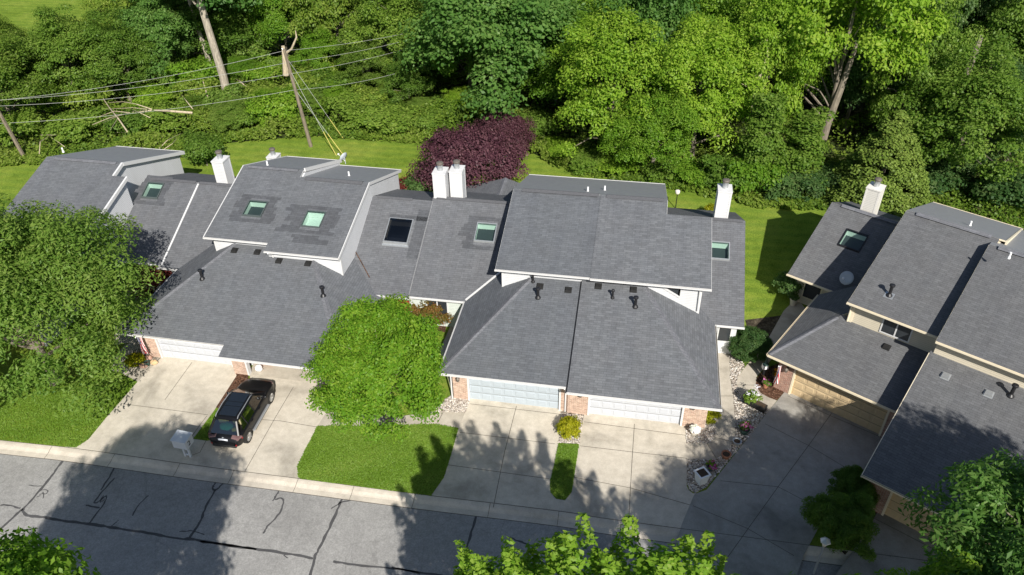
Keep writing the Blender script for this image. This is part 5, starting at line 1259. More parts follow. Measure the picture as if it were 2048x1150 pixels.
# low brush and vines over the woodland floor (nobody could count these)
rng = np.random.default_rng(77)
N = 200000
X = rng.uniform(-80, 52, N); Y = rng.uniform(50, 92, N); Y[:60000] = np.interp(X[:60000], [-80, -62, -54, -46, -38.3, -37, -29.6, -19.7, -10.3, -7.3, -3.8, 2.7, 9.6, 20, 30, 44, 60], [46, 49, 51.7, 54, 55.5, 58.5, 61.2, 61.2, 61.6, 59.2, 57.4, 56.3, 54.2, 55, 52, 46, 44]) + rng.exponential(1.6, 60000) - .5 + .35 * np.sin(X[:60000] * 1.9) + .25 * np.sin(X[:60000] * 4.3)
ed = np.interp(X, [-80, -62, -54, -46, -38.3, -37, -29.6, -19.7, -10.3, -7.3, -3.8, 2.7, 9.6, 20, 30, 44, 60], [46, 49, 51.7, 54, 55.5, 58.5, 61.2, 61.2, 61.6, 59.2, 57.4, 56.3, 54.2, 55, 52, 46, 44])
keep = (Y > ed - .5) & ((Y < ed + 16) | ((X < -18) & (X > -62) & (Y < 84)))
X, Y, ed = X[keep], Y[keep], ed[keep]
Z = np.zeros(len(X))
for i in range(190):
    a, c, s_, hh = rng.uniform(-78, 50), rng.uniform(54, 88), rng.uniform(.8, 2.3), rng.uniform(.5, 2.3)
    Z = np.maximum(Z, hh * np.exp(-((X - a) ** 2 + (Y - c) ** 2) / (2 * s_ * s_)))
Z = .12 + Z * np.clip((Y - ed + .5) / 1.2, 0, 1) + rng.random(len(X)) * .35
nn = rng.normal(size=(len(X), 3)) * .45 + np.array([0, -.1, .8])
tn = .45 + .22 * np.sin(X * .5 + Y * .3) + rng.normal(size=len(X)) * .16
o = bpy.data.objects.new('undergrowth', leaf_mesh('undergrowth', np.stack([X, Y, Z], 1), nn, (.16 + .20 * rng.random(len(X))), tn, M['f_brush'], rng)); col.objects.link(o)
tag(o, 'tangled low brush and vines covering the ground at the edge of the wood', 'undergrowth', None, 'stuff')
# grass: tufts on the nearer lawns and a ragged fringe along edges
N = 90000
def scatter(poly, n):
    P = np.array([(p.x, p.y) for p in poly]); lo, hi = P.min(0), P.max(0); q = rng.uniform(lo, hi, (n, 2)); ins = np.zeros(n, bool); j = len(P) - 1
    for i in range(len(P)):
        with np.errstate(divide='ignore', invalid='ignore'):
            cr = ((P[i, 1] > q[:, 1]) != (P[j, 1] > q[:, 1])) & (q[:, 0] < (P[j, 0] - P[i, 0]) * (q[:, 1] - P[i, 1]) / (P[j, 1] - P[i, 1]) + P[i, 0])
        ins ^= cr; j = i
    return q[ins]
polys = [px([(634.7, 852.6), (800, 851), (870, 848), (917, 857), (905, 900), (888, 955), (862, 992), (831, 988.3), (596.8, 957.8), (594, 934), (611, 900)]), px([(0, 881), (153, 896), (177, 879), (213, 835), (275, 764), (230, 745), (100, 760), (-60, 760), (-80, 870)]), px([(1117, 888), (1158, 890), (1148, 955), (1143, 985), (1130, 1000), (1112, 997), (1101, 985), (1100, 965), (1108, 930)]), px([(430, 822), (470, 815), (440, 850), (420, 880), (388, 877)]), px([(760, 640), (880, 660), (870, 715), (820, 760), (740, 720)])]
Q = np.concatenate([scatter(pl, k) for pl, k in zip(polys, (42000, 34000, 5200, 2600, 8000))])
zz = rng.uniform(.02, .07, len(Q)); nn = rng.normal(size=(len(Q), 3)) * np.array([.4, .4, .2]) + np.array([0, -.3, .8])
tn = .42 + .2 * np.sin(Q[:, 0] * 1.3 + 2 * np.sin(Q[:, 1] * .9)) * np.sin(Q[:, 1] * 1.1) + rng.normal(size=len(Q)) * .2
M['f_grass'] = foliage("grass_blades", (.125, .22, .018), (.18, .30, .038), (.27, .35, .065), .45, 0)
o = bpy.data.objects.new('grass', leaf_mesh('grass', np.column_stack([Q, zz]), nn, .07 + .07 * rng.random(len(Q)), tn, M['f_grass'], rng, .1, .3)); col.objects.link(o)
tag(o, 'short mown grass on the front lawns', 'grass', None, 'stuff')
# river stones on the gravel
polys = [g2s for g2s in (g2, px([(40, 740), (150, 690), (243, 660), (240, 770), (222, 805), (180, 832), (45, 832)], 0, (1360, 640), 3.381), px([(868, 823), (890, 800), (908, 785), (940, 800), (930, 826), (905, 824)]), px([(1124, 826), (1166, 832), (1158, 888), (1117, 886)]))]
Q = np.concatenate([scatter(pl, k) for pl, k in zip(polys, (9000, 2400, 1300, 900))])
n = len(Q); s_ = rng.uniform(.03, .075, n); a = rng.uniform(0, 6.28, n); ca, sa = np.cos(a), np.sin(a)
oct_ = np.array([(1, 0, 0), (0, .72, 0), (-1, 0, 0), (0, -.72, 0), (0, 0, .55), (.62, .45, .3), (-.62, .45, .3), (-.62, -.45, .3), (.62, -.45, .3)])
fc = np.array([(0, 5, 8), (1, 6, 5), (2, 7, 6), (3, 8, 7), (0, 1, 5), (1, 2, 6), (2, 3, 7), (3, 0, 8), (5, 6, 4), (6, 7, 4), (7, 8, 4), (8, 5, 4)])
V = oct_[None] * s_[:, None, None]; x_, y_ = V[..., 0] * ca[:, None] - V[..., 1] * sa[:, None], V[..., 0] * sa[:, None] + V[..., 1] * ca[:, None]
V = np.stack([x_ + Q[:, :1], y_ + Q[:, 1:], V[..., 2] + .018], -1).reshape(-1, 3); F = (fc[None] + (np.arange(n) * 9)[:, None, None]).reshape(-1, 3)
me = bpy.data.meshes.new('river_stones'); me.vertices.add(len(V)); me.vertices.foreach_set('co', V.ravel()); me.loops.add(F.size); me.loops.foreach_set('vertex_index', F.ravel()); me.polygons.add(len(F)); me.polygons.foreach_set('loop_start', np.arange(0, F.size, 3))
at = me.attributes.new('tint', 'FLOAT', 'FACE'); at.data.foreach_set('value', np.repeat(rng.random(n), 12).astype(np.float32)); me.update(calc_edges=True)
m_, nt, bs = mat('river_stone'); an = node(nt, "Attribute", attribute_name='tint'); nt.links.new(ramp(nt, an.outputs['Fac'], [(0, (.16, .13, .11)), (.3, (.36, .31, .26)), (.6, (.46, .43, .40)), (.8, (.55, .47, .38)), (1, (.74, .73, .70))]), bs.inputs['Base Color']); bs.inputs['Roughness'].default_value = .8
me.materials.append(m_); o = bpy.data.objects.new('river_stones', me); col.objects.link(o); tag(o, 'loose river stones filling the garden beds', 'stones', None, 'stuff')

# ------------------------------------------------------------------ the parked car
def build_car():
    a, f = G(500.2, 883.4), G(546.3, 802.0)
    d = (f - a).normalized(); lf = Vector((-d.y, d.x, 0))
    rear = (a + f) * .5 - d * 2.36 + lf * .93
    car = empty('parked_car', (rear.x, rear.y, .012), math.atan2(d.y, d.x), 'black SUV parked on the driveway by the open garage', 'car')
    # local: x forward from the rear bumper, y left, z up. half widths and heights per station
    #        x     w_low  w_belt z_low z_belt(shoulder) hood/top line
    S = [(0.00, .62, .70, .42, .72, .74), (.06, .80, .84, .34, .80, .92), (.30, .90, .93, .27, .88, 1.02), (.75, .945, .955, .24, .92, 1.04), (1.3, .95, .955, .22, .93, 1.03), (2.0, .95, .95, .22, .93, 1.02), (2.7, .95, .945, .22, .92, 1.02), (3.3, .95, .94, .22, .92, 1.02), (3.62, .95, .935, .23, .91, 1.03), (4.0, .94, .92, .24, .88, .98), (4.4, .90, .86, .27, .80, .90), (4.65, .78, .74, .32, .70, .78), (4.76, .58, .52, .42, .60, .64)]
    b = MB(); rings = []
    for x, wl, wb, z0, z1, zt in S:
        half = [(wl * .80, z0), (wl, z0 + .12), (wl + .005, (z0 + z1) / 2), (wb, z1), (wb - .07, z1 + (zt - z1) * .72), (wb * .55, zt + .0), (0, zt + .025)]
        ring = [(x, y, z) for y, z in half] + [(x, -y, z) for y, z in half[-2::-1]]
        rings.append(ring)
    n = len(rings[0]); k = 0
    for r in rings: b.v += r
    for i in range(len(rings) - 1):
        for j in range(n):
            j2 = (j + 1) % n; b.f.append((i * n + j, i * n + j2, (i + 1) * n + j2, (i + 1) * n + j)); b.m.append(0)
    b.f.append(tuple(range(n))); b.m.append(0); b.f.append(tuple((len(rings) - 1) * n + j for j in range(n - 1, -1, -1))); b.m.append(0)
    for f_ in range(len(b.f)): pass
    body = b.build('body', M['paint_b'], car, smooth=True, uv=False)
    sm = body.modifiers.new('sub', 'SUBSURF'); sm.levels = 1; sm.render_levels = 2
    # greenhouse: base line at shoulder, roof line
    base = [(.50, .74), (.60, .84), (1.5, .87), (2.6, .87), (3.25, .83), (3.45, .70)]
    zb, zr = 1.0, 1.66
    RB = {'rl': (.42, .70), 'fl': (3.55, .78)}
    roofp = [(.78, .60), (1.2, .64), (2.0, .655), (2.55, .63)]
    # roof panel
    b = MB(); n_ = 7; rows = []
    for x, w in [(.70, .56), (.85, .62)] + roofp[1:] + [(2.72, .60)]:
        zz = zr - (.05 if x < .8 else 0) - (.045 if x > 2.6 else 0) + .02 * math.sin(math.pi * (x - .6) / 2.2)
        rows.append([(x, w * (2 * j / (n_ - 1) - 1), zz - .05 * abs(2 * j / (n_ - 1) - 1) ** 3) for j in range(n_)])
    for r0, r1 in zip(rows, rows[1:]):
        for j in range(n_ - 1): b.face([r0[j], r0[j + 1], r1[j + 1], r1[j]][::-1])
    e = MB(); 
    roof = b.build('roof', M['paint_b'], car, smooth=True, uv=False)
    b = MB()
    for x0, x1 in ((.95, 1.62), (1.65, 1.95), (1.98, 2.62)):
        b.prism([(x0, -.47, zr + .028), (x1, -.47, zr + .028), (x1, .47, zr + .028), (x0, .47, zr + .028)], (0, 0, .006))
    b.build('sunroof', M['roofglass'], roof, uv=False)
    for sgn in (-1, 1):
        b = MB(); b.tube([(.85, sgn * .60, zr - .03), (.98, sgn * .60, zr + .05), (1.7, sgn * .625, zr + .075), (2.45, sgn * .60, zr + .05), (2.62, sgn * .585, zr - .03)], .022, 6); b.build('roof_rail', M['silver'], car, uv=False)
    # glass all round
    def quad_glass(name, pts, m='carglass'):
        b = MB(); b.face(pts); o = b.build(name, M[m], car, uv=False); return o
    quad_glass('windshield', [(3.52, -.74, 1.07), (3.52, .74, 1.07), (2.74, .60, 1.60), (2.74, -.60, 1.60)], 'screenglass')
    rg = quad_glass('rear_window', [(.24, .72, 1.06), (.24, -.72, 1.06), (.69, -.57, 1.585), (.69, .57, 1.585)])
    b = MB(); b.tube([(.30, -.25, 1.09), (.36, .1, 1.15), (.42, .3, 1.2)], .012, 5); b.build('rear_wiper', M['black'], rg, uv=False)
    for sgn in (-1, 1):
        y0, y1 = sgn * .885, sgn * .655
        for xa, xb, ta, tb in ((.62, 1.12, .98, 1.14), (1.18, 2.02, 1.20, 1.98), (2.09, 3.22, 2.05, 2.62)):
            quad_glass('side_window', [(xa, y0, 1.03), (xb, y0 * (.96 if xb > 3 else 1), 1.03), (tb, y1, 1.585), (ta, y1, 1.585)][::sgn])
        b = MB()
        for xa, xb in ((1.15, 1.17), (2.055, 2.015)): b.tube([(xa, y0 + sgn * .004, 1.02), (xb, y1 + sgn * .004, 1.6)], .035, 5)
        b.tube([(.25, sgn * .80, 1.04), (.70, sgn * .60, 1.6)], .07, 6); b.tube([(3.5, sgn * .80, 1.03), (2.70, sgn * .62, 1.61)], .045, 6)
        b.tube([(.62, y0 + sgn * .006, 1.02), (3.3, y0 * .965, 1.02)], .014, 5); b.tube([(.72, y1, 1.60), (2.66, y1 - sgn * .02, 1.60)], .03, 5)
        b.build('pillar', M['paint_b'], car, uv=False)
    # interior: dark tub, beige seats
    b = MB(); b.box(.35, 3.5, -.80, .80, .75, .82); b.box(3.25, 3.5, -.72, .72, .8, 1.0); b.build('cabin_floor', M['plastic_k'], car, uv=False)
    for x, y in ((1.15, -.4), (1.15, .4), (2.15, -.4), (2.15, .4)):
        b = MB(); b.box(x, x + .55, y - .27, y + .27, .82, 1.0); b.hexa([(x - .1, y - .26, .95), (x + .1, y - .26, .95), (x + .1, y + .26, .95), (x - .1, y + .26, .95), (x - .22, y - .2, 1.42), (x - .08, y - .2, 1.42), (x - .08, y + .2, 1.42), (x - .22, y + .2, 1.42)]); b.build('seat', M['seat'], car, uv=False, bevel=.04)
    # wheels with arches
    for x in (.86, 3.79):
        for sgn in (-1, 1):
            y = sgn * .835
            b = MB(); Mx = Matrix.Translation((x, y, .36)) @ Matrix.Rotation(math.pi / 2, 4, 'X')
            prof = [(.24, -.12), (.345, -.12), (.365, -.08), (.365, .08), (.345, .12), (.24, .12)]; b.lathe((0, 0, 0), prof, 28, cap=False); b.v = [tuple(Mx @ Vector(v)) for v in b.v]
            w = empty('wheel', (0, 0, 0)); w.parent = car
            b.build('tyre', M['tyre'], w, uv=False)
            b = MB(); s = sgn
            ring = MB()
            b.lathe((0, 0, 0), [(.21, .095), (.25, .10), (.255, .07), (.20, .04)], 28, cap=False); b.lathe((0, 0, .07), [(.05, -.03), (.055, .03), (.02, .04)], 12)
            for q in range(7):
                an = 2 * math.pi * q / 7; c_, s2 = math.cos(an), math.sin(an)
                for off in (-.022, .022): b.tube([(c_ * .04 - s2 * off, s2 * .04 + c_ * off, .085), (c_ * .22 - s2 * off * 1.9, s2 * .22 + c_ * off * 1.9, .085)], .015, 5)
            b.v = [tuple(Matrix.Translation((x, y, .36)) @ Matrix.Rotation(-sgn * math.pi / 2, 4, 'X') @ Vector((v[0], v[1], v[2] + .02))) for v in b.v]; b.build('rim', M['alloy'], w, uv=False)
            b = MB(); b.lathe((0, 0, 0), [(.235, -.02), (.235, .03)], 24); b.v = [tuple(Matrix.Translation((x, y, .36)) @ Matrix.Rotation(-sgn * math.pi / 2, 4, 'X') @ Vector(v)) for v in b.v]; b.build('brake', M['black'], w, uv=False)
            b = MB(); ac = []
            for q in range(13):
                t = math.pi * q / 12; ac.append((x + .41 * math.cos(t), sgn * .925, .36 + .41 * math.sin(t)))
            b.tube(ac, .045, 6); b.build('wheel_arch', M['plastic_k'], car, uv=False)
    # running boards, lamps, plate, mirrors
    for sgn in (-1, 1):
        b = MB(); b.box(1.32, 3.28, min(sgn * .93, sgn * 1.06), max(sgn * .93, sgn * 1.06), .30, .37); b.build('running_board', M['silver'], car, uv=False, bevel=.02)
        b = MB(); b.tube([(3.05, sgn * .86, 1.06), (3.05, sgn * .98, 1.09)], .03, 6); b.blob((3.05, sgn * 1.05, 1.12), (.07, .12, .09), 1, 2, .0); b.build('mirror', M['paint_b'], car, uv=False, smooth=True)
        b = MB(); b.hexa([(.075, sgn * .80, .82), (.075, sgn * .42, .84), (.30, sgn * .42, .86), (.36, sgn * .93, .82), (.10, sgn * .80, .955), (.115, sgn * .42, .955), (.32, sgn * .42, 1.01), (.38, sgn * .925, .955)] if sgn < 0 else [(.075, sgn * .42, .84), (.075, sgn * .80, .82), (.36, sgn * .93, .82), (.30, sgn * .42, .86), (.115, sgn * .42, .955), (.10, sgn * .80, .955), (.38, sgn * .925, .955), (.32, sgn * .42, 1.01)])
        b.build('tail_lamp', M['lampclear'], car, uv=False, bevel=.02)
        b = MB(); b.box(.005, .05, min(sgn * .52, sgn * .70), max(sgn * .52, sgn * .70), .50, .60); b.build('reflector', M['lampred'], car, uv=False)
        b = MB(); b.box(.30, .36, min(sgn * .945, sgn * .90), max(sgn * .945, sgn * .90), .80, .86); b.box(.06, .075, min(sgn * .44, sgn * .60), max(sgn * .44, sgn * .60), .80, .83); b.build('tail_lamp', M['lampred'], car, uv=False)
        b = MB(); b.hexa([(4.38, sgn * .60, .68), (4.38, sgn * .84, .68), (4.58, sgn * .80, .66), (4.68, sgn * .58, .66), (4.40, sgn * .60, .83), (4.40, sgn * .83, .82), (4.56, sgn * .78, .78), (4.64, sgn * .58, .79)]); b.build('headlight', M['lampclear'], car, uv=False)
    b = MB(); b.box(.02, .055, -.26, .26, .77, .90); b.build('licence_plate', M['plate'], car, uv=False)
    b = MB(); b.lathe((0, 0, 0), [(.045, 0), (.045, .012)], 14); b.v = [tuple(Matrix.Translation((.085, 0, .965)) @ Matrix.Rotation(-math.pi / 2, 4, 'Y') @ Vector(v)) for v in b.v]; b.build('emblem', M['silver'], car, uv=False)
    b = MB(); b.box(-.03, .12, -.66, .66, .36, .50); b.build('rear_bumper', M['plastic_k'], car, uv=False, bevel=.04)
    for sgn in (-1, 1):
        for x in (1.45, 2.35):
            b = MB(); b.box(x, x + .2, min(sgn * .945, sgn * .985), max(sgn * .945, sgn * .985), .86, .90); b.build('door_handle', M['paint_b'], car, uv=False, bevel=.01)
    # cloth behind the rear window
    q = car.matrix_basis @ Vector((0, 0, 0))
    o = empty('folded_blanket', (0, 0, 0))
    bpy.data.objects.remove(o)
    b = MB(); b.blob((.72, .05, 1.12), (.26, .36, .16), 5, 3, .12); o = b.build('folded_blanket', M['teal'], smooth=True, uv=False); o.matrix_world = Matrix.LocRotScale(car.location, car.rotation_euler, None); tag(o, 'teal blanket bundled behind the rear window of the black car', 'blanket')
    b = MB(); b.blob((.62, -.40, 1.05), (.14, .14, .09), 6, 2, .15); o = b.build('cloth_bag', M['cloth_y'], smooth=True, uv=False); o.matrix_world = Matrix.LocRotScale(car.location, car.rotation_euler, None); tag(o, 'small mustard cloth beside the teal blanket in the black car', 'cloth')
build_car()

# ------------------------------------------------------------------ street furniture and garden things
def one(name, b, mats, label, cat, loc, rz=0, group=None, **kw):
    o = b.build(name, mats, uv=False, **kw); o.location = loc; o.rotation_euler = (0, 0, rz); return tag(o, label, cat, group)
# mailbox: square cabinet with a pitched lid, set corner-on to the street, on two posts
q = G(378, 913)
mb = empty('mailbox', (q.x, q.y, .012), math.radians(-4), 'white wooden mailbox cabinet on two posts by the kerb', 'mailbox')
b = MB(); Mz = Matrix.Translation((-.10, 0, 0))
b.box(-.42, .36, -.30, .32, .88, 1.40); b.build('cabinet', M['white_shaded'], mb, uv=False, bevel=.01)
b = MB(); P = [(-.57, -.40, 1.421), (.41, -.40, 1.421), (.41, .41, 1.421), (.41, .41, 1.50), (.41, -.40, 1.50)]
b.hexa([(-.46, -.34, 1.401), (.40, -.34, 1.401), (.40, .36, 1.401), (-.46, .36, 1.401), (-.46, -.34, 1.43), (.40, -.34, 1.43), (.40, .36, 1.50), (-.46, .36, 1.50)]); b.build('lid', M['white_shaded'], mb, uv=False)
for x in (-.17, .12):
    b = MB(); b.box(x - .05, x + .05, -.05, .05, 0, .879); b.build('post', M['white_shaded'], mb, uv=False)
b = MB(); b.box(-.118, .068, -.045, .045, .12, .2); b.build('cross_bar', M['white_shaded'], mb, uv=False)
tc = bpy.data.curves.new('digit', 'FONT'); tc.body = '2'; tc.size = .42; tc.extrude = .004
to = bpy.data.objects.new('digit', tc); col.objects.link(to); dg = bpy.context.evaluated_depsgraph_get(); tm = bpy.data.meshes.new_from_object(to.evaluated_get(dg)); bpy.data.objects.remove(to)
tm.materials.clear(); tm.materials.append(M['black']); o = bpy.data.objects.new('house_number', tm); col.objects.link(o); o.parent = mb; o.matrix_local = Matrix.Translation((.366, -.14, 1.0)) @ Matrix.Rotation(math.pi / 2, 4, 'Z') @ Matrix.Rotation(math.pi / 2, 4, 'X')
# lamp post bottom right
q = G(1627, 1147); q = Vector((q.x, q.y, 0))
lp_ = empty('lamp_post', q, .5, 'grey lamp post with faceted lantern standing in front of the dark yew', 'lamp post')
b = MB(); b.tube([(0, 0, 0), (0, 0, 2.0)], [.05, .04], 10); b.build('post', M['metal'], lp_, uv=False)
b = MB(); b.lathe((0, 0, 2.0), [(.07, 0), (.17, .32), (.18, .33)], 6); b.build('lantern', M['globe'], lp_, uv=False)
b = MB(); b.lathe((0, 0, 2.331), [(.23, 0), (.21, .03), (.07, .15), (.03, .19)], 6); b.build('lantern_cap', M['metal'], lp_, uv=False)
# globe lamp on the back lawn
q = G(1351, 417); gl = empty('globe_lamp', (q.x, q.y, 0), 0, 'small white globe lamp on a post on the back lawn', 'lamp post')
b = MB(); b.tube([(0, 0, 0), (0, 0, 1.3)], .035, 8); b.build('post', M['black'], gl, uv=False); b = MB(); b.blob((0, 0, 1.42), (.18, .18, .18), 3, 2, 0); b.build('globe', M['globe'], gl, uv=False, smooth=True)
b = MB(); b.lathe((0, 0, 1.53), [(.19, 0), (.16, .05), (.02, .1)], 12); b.build('lamp_cap', M['globe'], gl, uv=False)
# utility poles, wires, guys
p1 = Vector((G(622, 293).x, G(622, 293).y, 0)); t1 = PY(568, 98, p1.y + .1)
def upole(base, top, label):
    o = empty('utility_pole', base, 0, label, 'utility pole'); b = MB(); v = top - base; b.tube([(0, 0, -.1), v * .5, v], [.17, .15, .12], 10); b.build('shaft', M['pole'], o, uv=False)
    b = MB(); b.tube([v * .99 + Vector((0, 0, -.05)), v + Vector((-.18, 0, .05))], .05, 6); b.build('insulator', M['metal'], o, uv=False)
    b = MB(); b.tube([v * .05 + Vector((.14, -.12, 0)), v * .62 + Vector((.13, -.12, 0))], .03, 5); b.build('conduit', M['pole'], o, uv=False); return v
upole(p1, t1, 'weathered utility pole with wires and yellow guy guards on the back lawn')
b0 = PY(72, 368, 53.2); b0 = Vector((b0.x, b0.y, 0)); t0 = PY(-30, 175, 53.2)
upole(b0, t0, 'utility pole at the left edge behind the end house')
p3 = Vector((2.0, 84.0, 0)); t3 = Vector((2.0, 84.0, 11.5))
upole(p3, t3, 'utility pole hidden among the trees at the far end of the wires')
def sag(a, c, s, n=14): return [a.lerp(c, i / n) - Vector((0, 0, s * 4 * (i / n) * (1 - i / n))) for i in range(n + 1)]
ends = [PY(-60, 206, 54.0), PY(-60, 203, 53.6), PY(-60, 214, 53.2), PY(-60, 249, 53.2)]
rp = [PY(810, 62, 70.0), PY(812, 76, 70.0), PY(815, 92, 70.0), PY(760, 150, 66.0)]
for k, (fr, lab) in enumerate(((.985, 'topmost wire on the utility pole, bright and thin'), (.87, 'second wire down on the utility pole'), (.76, 'third wire down on the utility pole'), (.60, 'lowest sagging cable on the utility pole'))):
    at = p1 + (t1 - p1) * fr; b = MB(); b.tube(sag(ends[k], at, .55), .013, 5); b.tube(sag(at, rp[k] + (rp[k] - at) * .35, .3), .013, 5)
    o = b.build('overhead_wire', M['wire'], uv=False); tag(o, lab, 'wire', 'overhead wires on the utility pole')
for k, (fr, gx, gy, lab) in enumerate(((.80, 673, 312, 'left yellow-guarded guy wire of the utility pole'), (.60, 688, 312, 'middle yellow-guarded guy wire of the utility pole'), (.92, 688, 279, 'right yellow-guarded guy wire ending in the grass'))):
    at = p1 + (t1 - p1) * fr; g = G(gx, gy); o = empty('guy_wire', g, 0, lab, 'guy wire', 'guy wires of the utility pole')
    b = MB(); b.tube([(0, 0, 0), at - g], .016, 5); b.build('cable', M['wire'], o, uv=False)
    b = MB(); v = (at - g); b.tube([v.normalized() * .05, v.normalized() * 2.3], .032, 6); b.build('guard', M['yellow'], o, uv=False)
# satellite dishes
def dish(label, pos, aim, r_=.38):
    o = empty('satellite_dish', pos, 0, label, 'satellite dish'); aim = Vector(aim).normalized(); qd = aim.to_track_quat('Z', 'Y').to_matrix().to_4x4()
    b = MB(); b.lathe((0, 0, 0), [(.02, .0), (r_ * .5, .025), (r_, .09), (r_, .105), (r_ * .5, .04), (.02, .015)], 24); b.v = [tuple(Matrix.Translation((0, 0, .55)) @ qd @ Vector(v)) for v in b.v]; b.build('reflector', M['dish'], o, smooth=True, uv=False)
    b = MB(); b.tube([(0, .05, 0), (0, .05, .3), (0, 0, .52)], .03, 8); b.tube([(-.2, .2, .02), (0, .05, .35)], .015, 5); b.build('mast', M['dish'], o, uv=False)
    e = Vector((0, 0, .55)) + aim * .62 + Vector((0, 0, -.12)); b = MB(); b.tube([Vector((0, 0, .55)) - Vector((0, 0, r_ * .8)), e], .014, 5); b.box(e.x - .05, e.x + .05, e.y - .05, e.y + .05, e.z - .04, e.z + .06); b.build('feed_arm', M['white'], o, uv=False)
q = C.w(C.hit(*Z5(590, 925), ce)); dish('round grey satellite dish on the shaded roof of the cream house', q + Vector((0, 0, 0)), (-.55, -.62, .55), .42)
q = A_.w(A_.hit(*Za(1115, 262), (RRY, 6.7, -.36))); dish('edge-on satellite dish on the back roof edge near the pole', q, (-.85, .4, .35), .36)
# flags on the garage walls
def flag(label, x, y, H_, yl, lx_, zt, L_=1.25):
    p = H_.w((lx_, yl, zt)); o = empty('flag', p, H_.a, label, 'flag')
    b = MB(); b.tube([(0, 0, -.1), (0, -.75, .35)], .018, 6); b.lathe((0, -.76, .35), [(.03, 0), (.035, .04), (.01, .07)], 8); b.build('flag_pole', M['white'], o, uv=False)
    b = MB(); n, m_ = 12, 12; V = {}
    for i in range(n + 1):
        for j in range(m_ + 1):
            u, v = i / n, j / m_
            V[i, j] = (.10 * math.sin(u * 9 + v * 2) * (.3 + v), -.70 + .42 * u + .03 * math.sin(v * 5 + u * 4), .30 - .26 * u - v * L_)
    idx = {}
    for kk, c in V.items(): idx[kk] = len(b.v); b.v.append(c)
    for i in range(n):
        for j in range(m_): b.f.append((idx[i, j], idx[i + 1, j], idx[i + 1, j + 1], idx[i, j + 1])); b.m.append(0)
    c = b.build('flag_cloth', M['flag'], o, smooth=True, uv=False); uvl = c.data.uv_layers.new(name='uv'); ks = list(V.keys())
    for pl in c.data.polygons:
        for li in pl.loop_indices:
            i, j = ks[c.data.loops[li].vertex_index]; uvl.data[li].uv = (i / n, 1 - j / m_)
flag('striped flag hanging on the brick at the left garage', 0, 0, A_, yf, d1[0] - .62, 1.75)
flag('striped flag hanging on the red brick pier of the cream house', 0, 0, C, yd - .1, .78, 1.85)
# pots and planters
def pot(label, x, y, r_, h_, m, plant=None, pm=None, name='flower_pot', cat='flower pot'):
    q = G(x, y); o = empty(name, (q.x, q.y, .02), R.uniform(0, 6), label, cat)
    b = MB(); b.lathe((0, 0, 0), [(r_ * .68, 0), (r_ * .95, h_ * .85), (r_ * 1.06, h_ * .86), (r_ * 1.06, h_), (r_ * .9, h_), (r_ * .86, h_ * .84)], 18); b.build('pot', M[m], o, uv=False)
    b = MB(); b.lathe((0, 0, h_ * .82), [(r_ * .86, 0), (r_ * .5, .02)], 16); b.build('soil', M['soil'], o, uv=False)
    if plant:
        me, _ = crown('plant', int(x + y), r_ * 1.1, h_ * .8, h_ + r_ * 1.1, M[plant], nclump=22, nleaf=36, leaf=.09, rc=.4); c = bpy.data.objects.new('plant', me); col.objects.link(c); c.parent = o
        if pm:
            me, _ = crown('flowers', int(x), r_ * 1.15, h_ * .9, h_ + r_ * 1.25, M[pm], nclump=18, nleaf=12, leaf=.08, rc=.3, inner=.8); c = bpy.data.objects.new('flowers', me); col.objects.link(c); c.parent = o
    return o
z6 = lambda x, y: (1360 + x / 3.381, 640 + y / 3.381)
pot('white potted plant under the eave of the cream house', 1585, 610, .24, .5, 'cream_pot', 'f_dark')
pot('terracotta pot of red flowers beside the small white stand', *z6(575, 455), .17, .3, 'terra', 'f_mid', 'f_flower')
pot('dark green pot of red flowers in the river gravel', *z6(432, 765), .26, .35, 'green_p', 'f_mid', 'f_flower')
pot('grey stone bowl pot of bare soil in the gravel', *z6(381, 842), .22, .28, 'metal')
pot('brown pot in shade at the gravel edge', *z6(308, 932), .24, .3, 'terra')
pot('low pink and yellow flower pot near the square white planter', *z6(205, 1010), .2, .22, 'bluegrey', 'f_lite', 'f_flower')
pot('pot of pale purple flowers at the brick corner', *z6(95, 778), .22, .3, 'cream_pot', 'f_white', 'f_white')
pot('wooden tub of orange flowers against the red brick', *z6(660, 425), .28, .5, 'wood_rail', 'f_bronze', 'f_orange')
pot('blue-green pot by the left brick pier', 296, 731, .16, .26, 'green_p')
q = G(*z6(140, 1095)); o = empty('square_planter', (q.x, q.y, .02), .6, 'square white planter in the point of the gravel bed', 'planter')
b = MB(); w_, h_ = .27, .62
b.hexa([(-w_ * .75, -w_ * .75, 0), (w_ * .75, -w_ * .75, 0), (w_ * .75, w_ * .75, 0), (-w_ * .75, w_ * .75, 0), (-w_, -w_, h_), (w_, -w_, h_), (w_, w_, h_), (-w_, w_, h_)])
for k in range(4):
    a = k * math.pi / 2; Mz = Matrix.Rotation(a, 4, 'Z'); b.box(-w_ - .04, w_ + .04, w_ - .04, w_ + .04, h_ + .001, h_ + .06, 0, Mz) if k % 2 == 0 else b.box(-w_ + .041, w_ - .041, w_ - .04, w_ + .04, h_ + .001, h_ + .06, 0, Mz)
b.build('planter_box', M['white'], o, uv=False); b = MB(); b.box(-w_ + .045, w_ - .045, -w_ + .045, w_ - .045, h_ + .002, h_ + .03); b.build('soil', M['soil'], o, uv=False)
q = G(*z6(505, 585)); o = empty('planter_trough', (q.x, q.y, .02), math.radians(-32), 'long dark planter box of white flowers beside the curved path', 'planter')
b = MB(); b.box(-.62, .62, -.2, .2, 0, .34); b.build('trough', M['plastic_k'], o, uv=False, bevel=.02); b = MB(); b.box(-.57, .57, -.15, .15, .341, .35); b.build('soil', M['soil'], o, uv=False)
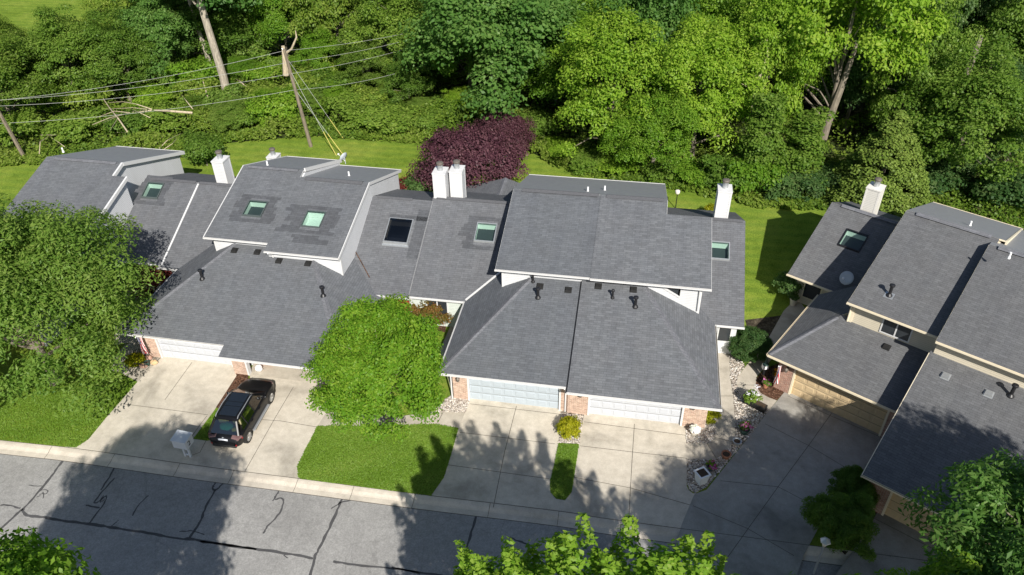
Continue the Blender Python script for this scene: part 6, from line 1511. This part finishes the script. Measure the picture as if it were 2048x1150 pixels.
me, _ = crown('plant', 404, .42, .3, 1.0, M['f_mid'], nclump=30, nleaf=40, leaf=.11, rc=.4); c = bpy.data.objects.new('plant', me); col.objects.link(c); c.parent = o; c.location.x = -.22
me, _ = crown('flowers', 405, .42, .5, 1.1, M['f_white'], nclump=14, nleaf=8, leaf=.07, rc=.3, inner=.8); c = bpy.data.objects.new('flowers', me); col.objects.link(c); c.parent = o; c.location.x = -.2
# little white stand with a pointed roof beside the path bed
q = G(*z6(562, 372)); o = empty('garden_lantern', (q.x, q.y, .02), .3, 'small white garden lantern with a green pointed top beside the path', 'garden ornament')
b = MB(); b.box(-.05, .05, -.05, .05, 0, .5); b.build('stand', M['black'], o, uv=False); b = MB(); b.box(-.16, .16, -.13, .13, .5, .78); b.build('case', M['white'], o, uv=False, bevel=.02); b = MB(); b.lathe((0, 0, .781), [(.18, 0), (.06, .2), (.012, .62)], 8); b.build('pointed_top', M['green_p'], o, uv=False)
# stones and ornaments by the left garage
for x, y, m_, lab in ((288, 734, 'stone', 'pinkish stone block beside the left driveway'), (309, 727, 'tan', 'tan stone block against the left brick pier'), (298, 718, 'stone', 'pink stone at the foot of the left flag')):
    q = G(x, y); b = MB(); b.blob((0, 0, .08), (.24, .17, .14), int(x), 2, .12); one('garden_stone', b, M[m_], lab, 'stone', (q.x, q.y, .02))
q = G(880, 632); b = MB(); b.lathe((0, 0, 0), [(.3, 0), (.32, .05), (.3, .07)], 18); one('stepping_stone', b, M['tan'], 'round pale stepping stone in the courtyard bed', 'stone', (q.x, q.y, .02))
# things just inside the open garage
def gw(lx2, ly, z=.021): return A_.w((lx2, ly, z))
g0 = d2[0]
b = MB(); b.blob((0, 0, .22), (.22, .2, .22), 4, 3, .15); o = one('plastic_bag', b, M['white'], 'crumpled white bag on the floor of the open garage', 'bag', gw(g0 + .42, yf - .1), smooth=True)
b = MB(); b.blob((0, 0, .2), (.24, .22, .2), 9, 3, .04); b.tube([(0, 0, .36), (.03, 0, .48)], [.03, .02], 6); o = one('pumpkin', b, M['orange'], 'orange pumpkin ornament in the open garage', 'ornament', gw(g0 + .75, yf + .55), smooth=True)
b = MB(); b.box(-.2, .2, -.18, .18, 0, .5); b.box(-.22, .22, -.2, .2, .501, .54); o = one('storage_box', b, M['red'], 'red storage box behind the white bag in the open garage', 'box', gw(g0 + .42, yf + .7), A_.a, bevel=.015)
b = MB(); b.box(-.45, .45, -.3, .3, 0, .42); b.box(-.47, .47, -.32, .32, .421, .46); one('tool_chest', b, M['bluegrey'], 'slate blue chest at the right of the open garage', 'chest', gw(g0 + 4.3, yf + .55), A_.a, bevel=.015)
b = MB(); b.box(-.5, .5, -.22, .22, 0, .03); b.box(-.49, .49, -.21, .21, .031, .05); one('door_mat', b, M['white'], 'white mat on the floor in the middle of the open garage', 'mat', gw(g0 + 2.3, yf + 1.2), A_.a)
